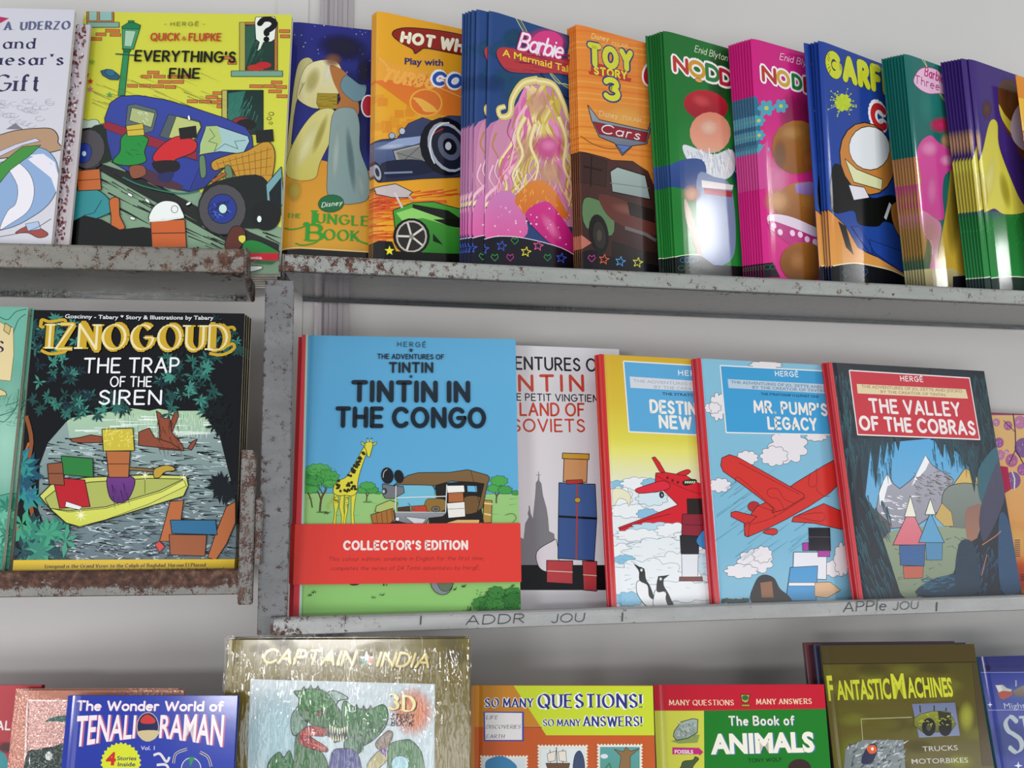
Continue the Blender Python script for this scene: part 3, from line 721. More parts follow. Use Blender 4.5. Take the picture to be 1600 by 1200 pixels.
    A.T('QUICK', (591, 167, 700, 167), 27, 'b8402a', w=.2); A.T('&', (712, 166, 728, 166), 14, 'b8402a', w=.16); A.T('FLUPKE', (740, 168, 862, 168), 27, 'b8402a', w=.2)
    A.T("EVERYTHING'S", (530, 246, 918, 252), 38, '14140f', w=.2); A.T('FINE', (664, 314, 778, 314), 36, '14140f', w=.2)
def art_gift(A):
    A.base('cccdd6', 'c9cad4', 'd0d0d8', 'c9cad4').v(0, 0, 2.5)
    A.P('-200 60 0 70 36 76 0 96 -40 108 -200 130', 'b0305f')
    A.T('A. UDERZO', (18, 122, 270, 118), 30, '5b5f80', 's', .3)
    A.T('and', (14, 194, 132, 194), 40, '2d2a52', 's', .2); A.T("Caesar's", (-90, 258, 244, 258), 42, '2d2a52', 's', .22); A.T('Gift', (-22, 360, 148, 360), 62, '2d2a52', 's', .19)
    for i in range(26):
        x, y = A.rnd.uniform(-10, 200), A.rnd.uniform(395, 500); A.L([(x + 18 * cos(t), y + 9 * sin(t)) for t in (0, 1, 2, 3, 4, 5)], 1.4, '9f9cae', sm=1)
    A.P('24 510 60 486 90 510', '7c7684'); A.P('-300 520 -60 540 60 515 150 506 200 508 224 530 226 560 200 600 -300 640', 'b08f72', ol=3, sm=1)
    A.P('-300 640 0 640 120 586 180 590 222 640 228 720 200 790 130 850 0 905 -300 930', '8aa8cf', ol=2, sm=1)
    A.P('108 612 170 606 216 640 226 700 214 650 150 620', 'e2e0ea'); A.P('28 650 70 640 120 690 134 760 110 830 40 880 0 900 30 830 62 800 68 730', 'e6e4ec', ol=1.5, sm=1); A.P('110 628 150 606 205 650 200 640 214 640 228 690 222 760 200 700', 'e2e0ea')
    A.P('-300 720 -20 660 10 640 64 596 90 578 160 572 120 610 40 670 0 720 -60 800 -300 860', '3f8d3c', ol=2); A.P('-10 600 60 570 140 545 158 556 90 572 0 616', 'c7c9e0', ol=1.5)
    A.P('60 915 120 885 180 910 184 926 150 934 110 915', '9c4a44', ol=2, sm=1); A.P('100 880 150 870 160 900 110 908', 'a9c0de', ol=1.5); A.L('0 930 120 905 200 860', 2, '4a4560', sm=1)
def art_mottled(A):
    A.base('c8c0c4').v(0, 0, 2.5)
    A.P([(262, 30), (345, 30), (345, 300), (262, 960)], 'c4bcc0')
    for i in range(420):
        y = A.rnd.uniform(50, 950); x = 318 - (y - 50) * .105 + A.rnd.uniform(-26, 26); g = A.rnd.random()
        A.E(x, y, A.rnd.uniform(2, 7), A.rnd.uniform(2, 9), A.rnd.choice(('6d3a3c', '7b4b4a', '54262c', 'ddd6dc', '8a6a72', 'c9c2cf')) if y < 600 or g > .25 else '6b3038', n=6)
        A.k -= 1
        if i % 3 == 0: A.k += 1
        if A.k > 200: A.k = 60
def art_jungle(A):
    A.base('2a2d84', '232a7c', '2b3f96', '252a70').v(420, 0, 2.5)
    A.P('40 640 200 640 470 700 620 700 620 1010 30 1010', 'd8952a', g='d9a12f')
    A.B(330, 520, 110, 160, '10185c', .9); A.B(320, 400, 100, 120, '0f144e', .8)
    for i in range(70): A.star(A.rnd.uniform(95, 560), A.rnd.uniform(100, 380), A.rnd.uniform(1.5, 4), 'c9d4f4')
    A.P('60 680 76 560 100 600 150 640 150 700 100 760 60 740', 'd0922a', sm=1)
    # plain draped cloths in the figures' colours
    A.P('118 260 150 240 172 256 160 300 106 420 80 640 66 636 84 460 100 330', 'c9c389', g='b9b273', ol=1.5, oc='4a3c2a', sm=1)
    A.P('150 270 250 250 285 300 262 400 190 440 120 410 112 370', 'ece6b4', g='d8d090', ol=1.5, oc='6a5a2a', sm=1); A.B(170, 330, 30, 60, 'b8b060', .6, 20); A.B(230, 300, 20, 60, 'fbf8da', .8, 10)
    A.P('190 380 268 382 266 440 200 446 186 420', 'a8912c', ol=1.5, oc='5a4a1a'); A.hatch(10, 190, 390, 250, 430, '7a6618', 60, 3, 5, 6)
    A.P('196 446 256 448 250 540 200 650 180 712 110 720 66 690 84 600 140 500', 'dcd68c', g='c8bf5c', ol=1.5, oc='6a5a2a', sm=1); A.B(150, 580, 28, 110, 'f2eeb6', .8, 24); A.B(200, 540, 16, 90, 'a89c3c', .6, 20)
    A.B(100, 760, 34, 50, 'b9a63c', .9)
    A.P('240 270 300 300 340 380 350 460 300 490 262 440 280 400 250 330', 'b5763e', sm=1); A.P('300 310 352 344 380 350 370 400 330 410 280 360', '6f93a0', ol=1.5, oc='2a3c48', sm=1)
    A.P('256 450 330 440 354 500 356 600 390 700 388 790 330 812 280 810 232 780 228 700 236 560', '8fa6a4', g='7f9a9a', ol=1.5, oc='2a3c48', sm=1); A.B(262, 620, 18, 130, 'b4c6be', .8, 4); A.B(320, 640, 16, 140, '5d7a80', .7, -6); A.B(360, 740, 20, 70, 'a6bbb6', .7, -10)
    A.B(290, 200, 110, 60, '1c1834', .9, 10); A.B(250, 250, 40, 30, '8c5a3c', .8); A.B(372, 290, 34, 70, '1a1226', .8)
    A.E(388, 430, 26, 42, 'b02434', ol=5, oc='e8e4ee')
    A.E(243, 811, 50, 34, '1d6a3e', rot=-6, ol=2, oc='0e4426'); A.T('Disney', (206, 826, 284, 816), 18, 'e8f0e4', w=.13, slant=.2)
    g = '2f9a2c'
    A.T('THE', (72, 866, 124, 868), 17, g, 's', .22)
    A.T('J', (140, 896, 176, 896), 58, g, 's', .3); A.L('62 906 90 912 130 904 156 886', 5, g, sm=1)
    A.T('UNGLE', (188, 886, 386, 898), 36, g, 's', .24)
    A.T('B', (150, 956, 206, 956), 62, g, 's', .26); A.T('OOK', (216, 952, 350, 958), 40, g, 's', .22); A.L('104 966 130 974 176 966 200 950', 5, g, sm=1); A.L('318 930 350 956 386 970', 6, g, sm=1)
    A.P('20 1004 60 992 120 988 260 996 400 1004 600 1010 600 1040 20 1040', '141414'); A.L('20 1000 60 989 120 985 260 993 400 1001', 4, 'f2dca0', sm=1)
def art_hot(A):
    A.base('e0a325', 'dc981f', 'e39a2a', 'e6a428').v(420, 0, 2.5)
    A.R(395, 60, 34, 1000, 'e0a638', g='d89a30')
    for i in range(60): A.R(A.rnd.uniform(405, 760), A.rnd.uniform(360, 560), 36, 30, A.rnd.choice(('e2a42e', 'd98a24', 'd9952a')), rot=3)
    A.P('410 330 470 300 760 330 1000 360 1000 430 700 470 560 440', 'd9702a', g='dd7a2a'); A.P('430 230 470 260 640 300 560 330 420 330', 'e2a038')
    A.L('430 240 475 290 540 350 620 340 760 400', 3, 'e8b860')
    A.E(613, 418, 62, 52, 'd9702a', ol=6, oc='e8a838', rot=4)
    for k in range(4): A.P([(560 + k * 12, 400 + k * 12), (600, 405 + k * 10), (650 + k * 4, 440 + k * 4), (610, 430 + k * 8)], 'eab04a', sm=1)
    # badge
    A.P('482 152 500 132 560 126 700 142 860 180 940 210 920 250 780 236 620 206 590 214 570 226 560 208 510 180', '8f2015', ol=4, oc='3a1c14', sm=1)
    A.T('HOT WHEELS', (518, 178, 900, 244), [34, 50, 50], 'f4ead0', w=.3, slant=.15, ol=('8a2a1a', .14), g='f0b030')
    A.T('Play with', (530, 268, 680, 274), 26, '28286c', 'b', .32)
    A.T('TURBO', (440, 330, 640, 362), 44, 'eda94a', w=.3, slant=.5)
    A.T('COLOURS', (640, 342, 1000, 400), [44, 56, 50], '2f4fa4', w=.3, slant=.25, ol=('e9ecf6', .34))
    # blue racing car
    A.P('408 570 440 562 500 558 545 500 600 476 640 490 700 470 960 470 960 700 600 716 460 728 430 730 408 660', '3a4468', g='232a48', ol=2)
    A.P('410 575 500 566 640 560 640 650 560 700 450 690 412 640', '5a6b94', g='333f66'); A.P('500 560 600 548 640 560 560 585 440 590', '8fa0c4'); A.B(480, 590, 70, 12, 'c2cfe6', .8, -6)
    A.P('484 606 590 580 614 650 520 664 500 660', '9a9c9a', ol=3); A.P('496 612 586 590 606 645 514 655', '7d7f7c'); A.L('500 615 600 645', 2, '3c3c3c'); A.L('590 590 514 655', 2, '3c3c3c')
    A.P('440 655 560 640 640 660 640 690 460 712', '1a2038', sm=1); A.L('450 694 560 690', 7, '7a88a8'); A.L('470 540 500 545', 10, '9aa6bc'); A.E(480, 548, 12, 12, 'a8b0c0', ol=2); A.E(520, 530, 12, 13, 'b8bfcc', ol=2)
    A.E(424, 690, 18, 42, '14161f', rot=-14); A.E(424, 690, 13, 32, '9aa2b4', rot=-14); A.E(424, 690, 7, 18, '20242f', rot=-14)
    A.E(690, 590, 100, 116, '10121c', rot=-20); A.E(698, 592, 76, 104, 'a9afbe', rot=-24, ol=3); A.E(702, 594, 64, 90, '1c2030', rot=-24); A.E(704, 590, 44, 58, '5a6078', rot=-24, ol=2); A.E(706, 590, 26, 34, '14161f', rot=-24); A.E(700, 588, 12, 16, 'c8ccd8'); A.L('640 540 680 520', 4, 'b02a2a')
    A.L([(698 + 70 * cos(t * .3 + 2.4), 592 + 96 * sin(t * .3 + 2.4)) for t in range(9)], 4, 'e8ecf4')
    # green car with a wing
    A.hatch(40, 405, 750, 760, 840, 'd8502a', 200, 5, 172, 8); A.hatch(46, 405, 790, 520, 960, 'd8502a', 150, 4, 175, 8)
    A.P('484 840 560 810 640 806 760 838 1000 900 1000 1010 560 1012 500 980', '4aa03a', g='2c7a28', ol=3); A.P('560 815 700 840 760 880 700 880 560 832', '1a1f18'); A.P('496 850 560 830 760 900 760 915 600 870 520 880', '8fd06a'); A.P('640 876 720 872 1000 930 1000 960 700 900', '15180f'); A.P('640 930 680 975 640 960', '10200c')
    A.P('412 750 494 736 560 768 540 790 480 790 420 776', 'c3b8b8', ol=3); A.L('490 770 520 830', 9, 'd4c8c4'); A.L('540 780 560 800', 8, 'b8acac')
    A.E(556, 942, 72, 72, '141614'); A.E(556, 942, 62, 64, 'b9b4aa', ol=2); A.E(556, 942, 54, 56, '2c2a28')
    for k in range(5): A.L([(556, 942), (556 + 54 * cos(k * 1.257 - .6), 942 + 56 * sin(k * 1.257 - .6))], 8, 'd6d2c6')
    A.E(556, 942, 10, 10, '8a867c')
    A.P('395 970 430 958 480 962 500 1010 495 1060 395 1060', '141412'); A.P('495 1000 700 1008 1000 1012 1000 1060 495 1060', '141412'); A.star(470, 998, 20, 'e6e23a')
def strip_art(A, bands):
    pass
def neon(A, pts_, cols):
    for i, (x, y, k) in enumerate(pts_):
        c = cols[i % len(cols)]
        if k: A.star(x, y, 20, c, w=3, rot=-80)
        else: A.L([(x, y + 14), (x - 14, y - 2), (x - 8, y - 13), (x, y - 6), (x + 10, y - 13), (x + 14, y), (x, y + 14)], 2.5, c)
def art_mermaid(A):
    A.base('24457e', '1f4a74', '26406e', '253f74').v(700, 0, 2.5)
    A.P('150 520 230 480 290 470 300 620 240 760 160 800 100 780', 'b97aa6', sm=1)
    for i in range(30): A.B(A.rnd.uniform(180, 700), A.rnd.uniform(80, 420), 50, 40, A.rnd.choice(('1c3a70', '2c5c88', '1f5a72')), .5)
    for dy, c in ((0, 'd8dcae'), (7, '5d8a52'), (14, 'c9c06a')): A.L([(262 + dy, 80), (290 + dy, 130), (350, 220 + dy), (420, 330 - dy), (480, 350 + dy), (700, 470)], 3, c, sm=1)
    A.L('360 300 420 360 470 400 700 500', 6, '141c40', sm=1)
    # flowing ribbons of pink and gold
    R = A.rnd
    A.P('160 620 180 500 260 430 300 350 330 330 400 350 450 430 490 520 520 700 560 860 500 900 380 880 280 860 200 850 160 760', 'c98aa8', sm=1)
    cols = ('d9c46a', 'e08ab8', 'efe2a0', 'd46aa4', 'c8b050', 'f0b8cc', 'b89a40', 'e6d48a')
    for i in range(34):                       # long wavy ribbons, wide ones first
        x = R.uniform(300, 430); y = R.uniform(340, 440); q = [(x, y)]; sd = -1 if i % 3 else 1; ph = R.uniform(0, 6)
        n_ = R.randint(6, 9)
        for k in range(1, n_):
            q.append((x + sd * (k * R.uniform(16, 26)) + 16 * sin(ph + k * 1.3), min(y + k * 58, 935)))
        A.L(q, 34 - i * .75, cols[i % 8], sm=1, taper=.75)
    for i in range(26):
        x = R.uniform(170, 480); y = R.uniform(440, 700); A.L([(x, y), (x - 14, y + 50), (x + 8, y + 100), (x - 10, y + 160)], R.uniform(3, 7), R.choice(('f6ecc0', 'b88a3a', 'f4c6dc', 'b0487e')), sm=1, taper=.7)
    for q in ('350 325 290 340 250 400 240 460 205 470 196 440 222 430', '345 330 410 345 450 420 470 480 520 530'): A.L(q, 30, 'd9c774', sm=1, taper=.4); A.L(q, 10, 'f0e4ac', sm=1, taper=.4)
    A.B(350, 420, 46, 60, 'd8a888', .8); A.B(300, 600, 40, 90, 'd0a07c', .7, 20); A.B(395, 690, 56, 60, 'cf9a72', .8)
    A.B(390, 590, 76, 60, 'd0408c', 1); A.B(390, 580, 40, 30, 'e878b4', .9)
    for q in ('300 470 270 540 290 620 250 700 280 760', '430 470 460 560 450 660 480 740 470 820', '340 500 320 580 350 660 330 740'): A.L(q, 20, 'e3d08a', sm=1, taper=.7); A.L(q, 8, 'f2e6b4', sm=1, taper=.7)
    A.P('160 800 240 760 300 860 296 940 150 945', 'c880b8', g='d95a9c', sm=1)
    A.P('260 790 330 720 400 740 460 840 470 870 420 850 380 800 340 810 300 850 280 830', 'd9842f', g='cf6a28', sm=1); A.hatch(24, 280, 750, 440, 830, 'f0c060', 20, 4, 90, 40)
    A.P('300 850 380 800 440 860 500 960 502 1018 440 990 370 940', 'cf2a86', g='b81f74', sm=1); A.B(400, 900, 24, 70, 'ee6ab0', .8, -35)
    for i in range(40): A.star(R.uniform(180, 480), R.uniform(820, 980), R.uniform(2, 6), 'f6d0e6')
    A.P('120 950 200 936 300 944 440 980 520 1030 900 1050 900 1100 120 1100', '161420'); A.L('140 948 200 937 300 945 440 982 520 1030', 3, 'e8d8e8', sm=1)
    neon(A, ((207, 975, 1), (258, 955, 0), (302, 998, 1), (350, 974, 1), (386, 1020, 0), (240, 1020, 0), (440, 1022, 1), (140, 985, 1), (180, 1020, 0), (560, 1020, 1)), ('3a5ac8', '2f9a4a', 'e6dc3a', 'e05a9c', '2f9a4a', 'c03a8c', '3a5ac8'))
    # title
    A.B(380, 180, 90, 60, 'd23a80', 1); A.E(385, 180, 62, 46, 'd23a80')
    A.P('190 210 230 200 330 225 500 262 500 310 420 300 300 300 230 290 196 250', 'b4383c', sm=1); A.hatch(20, 200, 220, 460, 290, '8e2a4a', 120, 5, 10, 4)
    A.T('Barbie', (272, 205, 440, 242), 66, 'f0e8f4', w=.14, slant=.3, ol=('d23a80', .12), gap=.12)
    A.T('in', (343, 230, 356, 232), 16, 'e8d8e0', w=.14)
    A.T('A Mermaid Tale', (210, 232, 486, 302), 28, 'e8d03c', 'b', .26)
def art_toy(A):
    A.base('e08032', 'dc7c36', 'd98a30', 'e2a23a').v(700, 0, 2.5)
    for i in range(26): A.R(480, 120 + i * 22, 700, 7, A.rnd.choice(('dd8a38', 'e29a44', 'd67a2c')), rot=7)
    A.B(680, 480, 120, 90, 'eeb050', .8)
    A.T('Disney', (560, 160, 625, 172), 20, 'f0dc8a', w=.11, slant=.2); A.T('PIXAR', (640, 186, 702, 196), 13, 'f0dc8a', 's', .14)
    A.P('548 288 716 316 712 330 552 300', 'b03434'); A.P('560 250 700 290 700 320 556 294', 'b23a30')
    A.T('TOY', (556, 258, 714, 280), [72, 62], 'cfcf3a', w=.34, ol=('25407a', .16))
    A.T('STORY', (572, 298, 696, 318), 26, 'd8d83c', w=.28)
    A.T('3', (618, 392, 664, 398), 72, 'd4d43a', w=.3, ol=('25407a', .18))
    A.E(790, 300, 30, 46, 'c0203a', ol=8, oc='eee6ea', rot=10)
    A.T('Disney', (590, 462, 660, 474), 20, 'e8d0a8', w=.1, slant=.2); A.T('PIXAR', (682, 476, 754, 488), 14, 'e8d0a8', 's', .14)
    A.P('545 420 570 452 590 478 780 520 790 488 794 496 776 572 720 580 680 618 650 570 590 545 560 480', '9aa0ae', g='5c6474', ol=3); A.P('566 486 780 528 772 566 590 534', '8e2430', ol=2); A.P('655 575 716 582 682 608', '5a78b8', ol=2)
    A.T('Cars', (596, 528, 746, 556), 34, 'e6e2e4', w=.13, slant=.35)
    A.L('520 540 560 570 620 590 680 590', 3, '7a4a24', sm=1)
    # a rusty tow truck, plain
    A.P('514 600 610 625 640 636 720 640 780 680 800 730 840 780 840 1060 510 1060 512 800', '4b2b26', g='33201e', ol=2)
    A.P('516 600 620 640 616 740 516 720', '3a2420', ol=2); A.L('530 660 600 676', 8, '20140f'); A.L('560 620 556 740', 6, '20140f')
    A.P('632 680 660 662 770 696 790 790 640 760', '9fb0aa', g='8a9a98', ol=5, oc='241a18'); A.L('632 725 784 745', 3, '6c7a78')
    A.P('530 790 580 790 640 830 640 930 540 900', '5a7a52', ol=2, sm=1); A.P('590 770 700 800 800 850 830 930 700 900 620 850', '5e3028', sm=1); A.B(700, 830, 80, 26, '8a4a3a', .7, 14)
    A.E(588, 925, 38, 78, '1a1614', rot=-8); A.E(590, 930, 26, 56, '2d2826', rot=-8, ol=3, oc='0c0a0a'); A.E(590, 930, 10, 22, '4a4038')
    A.P('700 800 800 830 806 880 710 850', '241a18', ol=2); A.L('690 900 770 925 812 950', 14, '6a6262'); A.P('640 950 760 990 820 1000 820 1040 640 1030', '241b1a')
    A.P('500 1000 560 985 620 1010 840 1050 840 1100 500 1100', '141218'); neon(A, ((608, 1024, 1), (672, 1032, 1), (740, 1036, 1), (560, 1020, 0)), ('d8603a', '4a9ad8', 'd8d84a', 'c03a8c'))
    A.P('516 920 560 960 520 985', 'b06a5a')
def noddy_title(A, cols, dx=0, dy=0):
    A.T('Enid Blyton\u0027s', (222 + dx, 140 + dy, 372 + dx, 184 + dy), 26, 'e2e4c8', w=.09, slant=.3)
    L_ = (('N', 142, 216, 192, 228, 52), ('O', 204, 232, 262, 250, 56), ('D', 274, 250, 320, 264, 56), ('D', 330, 268, 372, 282, 54), ('Y', 384, 286, 430, 300, 54))
    for i, (ch, a, b, c, d, h) in enumerate(L_): A.T(ch, (a + dx, b + dy, c + dx, d + dy), h, 'f0eaea', w=.62)
    for i, (ch, a, b, c, d, h) in enumerate(L_): A.T(ch, (a + dx, b + dy, c + dx, d + dy), h, cols[i], w=.3)
    A.E(238 + dx, 258 + dy, 16, 8, 'd8a05a', rot=20, ol=1.5)
def rings(A, xs, y, c):
    for x in xs: A.L([(x + 12 * cos(t * .7), y + 10 * sin(t * .7)) for t in range(10)], 2, c)
def art_green(A):
    A.base('1f6a2c', '1e6f2e', '2a8a3c', '1e7f30').v(1000, 30, 2.609)
    A.B(330, 260, 60, 200, '124a1c', .8); A.B(180, 600, 90, 300, '2c9440', .6)
    # plain soft balls and cloths in the picture's colours
    A.B(400, 600, 40, 120, '1a2c6a', .8)
    A.E(268, 360, 92, 62, 'b5202e', g='8e1c2c', rot=12); A.B(250, 340, 50, 30, 'd84a50', .8, 20)
    A.E(286, 470, 84, 84, 'd8846a', g='e0a288', rot=8); A.B(280, 450, 50, 44, 'ecc0a8', .9)
    A.P('176 520 240 540 300 560 376 540 386 620 350 660 300 650 230 620 186 570', 'd8dce2', sm=1); A.hatch(60, 190, 530, 360, 620, 'b4bcc8', 60, 5, 75, 20); A.hatch(50, 190, 530, 370, 620, 'f2f4f6', 60, 5, 80, 20)
    A.P('70 640 160 585 250 580 270 640 240 700 180 700 130 690 74 700', '34508e', g='28427e', ol=0, sm=1); A.P('236 640 300 650 370 690 390 900 360 1000 240 1000 230 800', '7e8cb0', sm=1)
    A.B(210, 720, 40, 40, 'd89a7c', .9); A.P('180 740 210 800 250 960 240 980 190 840', '8a6038', sm=1)
    A.P('250 664 380 684 376 704 252 694', 'e2dcd8'); A.P('260 696 376 710 374 734 262 720', 'a83848')
    A.P('60 1010 130 980 200 968 246 970 300 1010 900 1040 900 1100 60 1100', '121618'); A.L('90 1002 130 980 200 968 246 970', 3, 'd8ecc8', sm=1)
    rings(A, (176, 192, 208, 224), 990, '2f7a9a'); rings(A, (170, 200, 230), 1022, '2f6a4a')
    noddy_title(A, ('b23a2e', 'c9962f', '2a7a3e', 'b02434', '2a4aa0'))
def art_pink(A):
    A.base('c81f7c', 'bf2478', 'd8408c', 'd22784').v(1000, 30, 2.609)
    A.B(640, 400, 80, 120, '8a1a50', .8); A.B(560, 650, 60, 120, 'e07ab0', .6)
    # blossoms at top left
    A.P('370 350 480 325 480 560 380 560', '2c6f8c', sm=1)
    for x, y, r in ((515, 370, 30), (574, 362, 26), (486, 420, 22), (488, 480, 20), (500, 540, 24), (440, 380, 26), (440, 470, 24)):
        for k in range(6): A.E(x + r * .6 * cos(k * 1.05), y + r * .6 * sin(k * 1.05), r * .55, r * .38, '4aa0b4', rot=k * 60)
        A.E(x, y, r * .3, r * .3, 'c8c44a')
    A.P('480 560 520 500 520 700 490 700', 'c84a90')
    # plain brown balls and a spotted cloth
    A.E(640, 530, 104, 110, 'a66c2e', g='8a5222'); A.B(620, 470, 70, 40, 'c08a48', .8); A.B(570, 560, 30, 70, '6c4018', .6); A.B(700, 580, 50, 60, 'b86a34', .8)
    A.E(660, 770, 110, 100, 'b07032', g='7c4a1c'); A.B(690, 740, 60, 60, 'c4843e', .7); A.B(560, 750, 60, 60, 'c88a3e', .9)
    A.P('630 680 690 670 744 684 740 716 690 726 634 716', 'a88cc8', g='8a6cb0')
    A.P('520 808 600 810 700 850 790 900 786 960 700 930 600 880 540 870', 'e0cfe0', sm=1); A.P('524 830 600 850 700 890 800 930 790 972 720 960 640 910 610 925 560 890 536 890', 'b8327e', sm=1)
    for x, y in ((544, 850), (570, 876), (620, 880), (652, 886), (680, 905), (712, 916), (720, 940), (752, 950)): A.E(x, y, 10, 13, 'f0d0e4', rot=-20)
    A.E(665, 1000, 96, 84, '9a6026', g='6c401a'); A.B(640, 990, 40, 50, 'b87a3a', .7)
    A.P('480 1004 540 1000 570 1060 480 1060', '16141c'); rings(A, (520, 540), 1018, '2f6a4a'); A.P('740 1020 800 1040 800 1070 740 1060', '16141c')
    A.T('Enid Blyton\u0027s', (568, 172, 740, 216), 26, 'f0d8e4', w=.09, slant=.3)
    A.v(1000, 30, 2.609); L_ = (('N', 502, 256, 550, 268, 52), ('O', 562, 270, 606, 284, 52), ('D', 624, 286, 656, 296, 50), ('D', 672, 300, 710, 312, 50), ('Y', 724, 314, 760, 328, 50))
    for (ch, a, b, c, d, h) in L_: A.T(ch, (a, b, c, d), h, 'f2eaee', w=.62)
    for (ch, a, b, c, d, h), q in zip(L_, ('b23a2e', 'c9a13c', '2a7a3e', 'b02434', '2a4aa0')): A.T(ch, (a, b, c, d), h, q, w=.3)
def art_garf(A):
    A.base('1f3f94', '1c3a8c', '2a50a4', '2448a0').v(1260, 30, 2.45)
    A.P('60 540 110 560 160 640 300 640 300 720 360 800 420 830 420 1060 60 1060', '24489c')
    A.T('GARFIELD', (86, 212, 440, 330), [74, 84], 'c8cf2e', w=.36, ol=('22260e', .06))
    # paint splash
    A.puff(140, 325, 26, 28, 'bcd02c', n=9, seed=3)
    for k in range(22):
        a = A.rnd.uniform(0, 6.28); r = A.rnd.uniform(34, 62); A.L([(140, 325), (140 + r * cos(a), 325 + r * .9 * sin(a))], 5, 'bcd02c', taper=.8); A.E(140 + r * 1.1 * cos(a), 325 + r * sin(a), 3, 3, 'bcd02c', n=6)
    A.T('COLOR', (255, 410, 560, 520), [76, 90], 'c0262e', w=.3, ol=('eef0f6', .3))
    # plain ball, jacket and block shapes in the picture's colours
    A.P('100 570 150 580 200 640 250 690 330 680 380 740 360 800 300 780 270 800 200 790 180 740 100 740', '11100f', sm=1)
    A.E(232, 540, 104, 140, 'c9823a', rot=-12, ol=4); A.E(240, 500, 78, 84, 'e6ebee', rot=-12, ol=3); A.P('146 540 190 580 290 620 286 660 180 630', 'dfe3b0', ol=3)
    A.P('160 640 220 650 240 690 180 700', 'e4e2ea', ol=3)
    A.P('84 730 110 760 150 800 196 880 230 900 300 930 360 960 420 1000 84 1000', 'd3883c', g='e0a050', ol=3); A.P('120 780 150 880 180 910 150 800', '11100f'); A.P('170 800 240 900 250 906 240 850 380 900 380 985 260 900 200 800', '2448a0', ol=2)
    A.P('100 950 180 940 260 952 330 970 390 1000 900 1040 900 1090 80 1090', '141418'); A.L('104 950 180 940 260 952 330 970 390 1000', 4, 'f0e4c0', sm=1)
    A.L('320 712 300 770', 14, 'e8ecf0'); A.P('326 716 370 710 380 840 350 830 326 770', 'c9823a', ol=3, sm=1)
    neon(A, ((150, 980, 0), (220, 975, 0)), ('3a5a48', '2a4a8a'))
def art_teal(A):
    A.base('186a64', '1a6e66', '205c50', '1c5a54').v(1260, 30, 2.45)
    A.B(470, 330, 60, 120, '2a8a80', .7)
    A.P('404 560 450 480 470 800 440 1020 400 1020', 'b07a4a'); A.R(380, 530, 40, 110, 'a86f4c', g='b87a5a'); A.R(380, 635, 50, 100, 'c03a86'); A.R(380, 735, 50, 110, 'a03a9a', g='c85aa0'); A.R(380, 845, 60, 170, '8a7a3a', g='6a4a7a')
    for dy, c in ((0, 'b8c8a0'), (8, 'd8c87a')): A.L([(440 + dy, 155), (480, 220 + dy), (520, 300 + dy), (560, 350), (600, 420)], 3, c, sm=1)
    A.P('410 240 430 200 460 190 500 200 540 240 600 270 600 320 560 320 520 290 470 290 430 270', 'e4b8d4', ol=2, oc='b03a78', sm=1)
    A.T('Barbie', (452, 220, 524, 250), 34, 'b8246c', w=.15, slant=.3); A.T('Three Musketeers', (414, 248, 700, 340), 30, '9a2460', w=.12, slant=.2)
    # plain pink and gold cloth forms
    A.P('560 520 620 560 620 980 500 1000 540 700', 'a8922c', g='c4a436', sm=1); A.B(560, 760, 30, 160, '7c6a1c', .7)
    A.P('426 500 470 450 510 480 570 520 580 570 530 600 520 680 524 770 470 760 436 720 440 620', 'd04a96', g='c23a8a', sm=1); A.B(470, 500, 40, 36, 'ec8ac0', .9); A.B(540, 545, 34, 26, 'f09ac8', .9); A.B(480, 660, 24, 70, 'e070b0', .8)
    A.B(515, 410, 50, 34, 'c8285e', 1); A.B(540, 470, 30, 34, 'd8a070', .8)
    A.P('440 740 480 760 516 800 500 920 520 1000 470 1000 480 880 450 820', 'c87aa0', sm=1); A.B(470, 860, 60, 130, '9a8a34', .4)
    A.P('440 960 560 960 620 1000 900 1030 900 1080 420 1080', 'b4a878', g='16181c', sm=0); A.P('560 990 620 985 900 1030 900 1080 560 1080', '14141a')
def art_gown(A):
    A.base('3a2470', '3c2674', '45307c', '3f2a78').v(1260, 30, 2.45)
    A.P('560 540 640 500 660 740 560 730', 'b8a83c'); A.P('560 730 700 740 1000 760 1000 1100 560 1100', '1f7a34', g='2a8a3e')
    A.B(720, 640, 90, 160, '4a2c8a', .6)
    # yellow bell-shaped cloth and brown rounded shape
    A.P('740 250 790 240 830 300 900 330 900 560 830 540 800 480 760 420 736 330', '5a3418', g='6a3c1c', sm=1); A.B(790, 320, 30, 60, '8a5a30', .6); A.P('736 330 760 370 810 430 800 460 750 390', 'c8b83a', sm=1); A.P('800 350 840 330 850 500 800 480 780 420', 'c8bcd0', sm=1)
    A.P('700 400 730 400 735 480 760 560 810 680 840 740 760 752 720 730 690 740 660 720 640 640 670 530', 'c8be3e', g='d4cc4e', ol=1.5, oc='6a5c18', sm=1)
    A.B(700, 620, 24, 100, 'e4dc7a', .8, 8); A.B(760, 660, 20, 80, 'a89c2a', .7, -12); A.B(655, 480, 18, 60, 'c89a70', .9); A.P('610 560 640 520 690 640 690 740 640 740', 'bcae3a', sm=1)
    A.B(690, 350, 22, 44, '5a3420', .9)
    A.P('560 740 620 730 720 770 1000 745 1000 1100 560 1100', '1f7030', g='2f8f46'); A.hatch(60, 600, 760, 830, 900, '2c9a48', 20, 4, -80, 20)
    A.P('700 1000 740 990 800 990 1000 1010 1000 1100 560 1100 600 1020', '2a3a34'); A.L('620 1010 700 996 800 990 900 1000', 4, 'd8e8cc', sm=1)
def art_orange(A):
    A.base('d98a24', 'd08020', 'c0602a', 'b8502a').v(1260, 30, 2.45)
    A.B(830, 500, 60, 200, '7a2a14', .8); A.B(850, 800, 80, 200, '8a1a3a', .8); A.P('810 300 1000 360 1000 480 810 420', 'e0b03a')

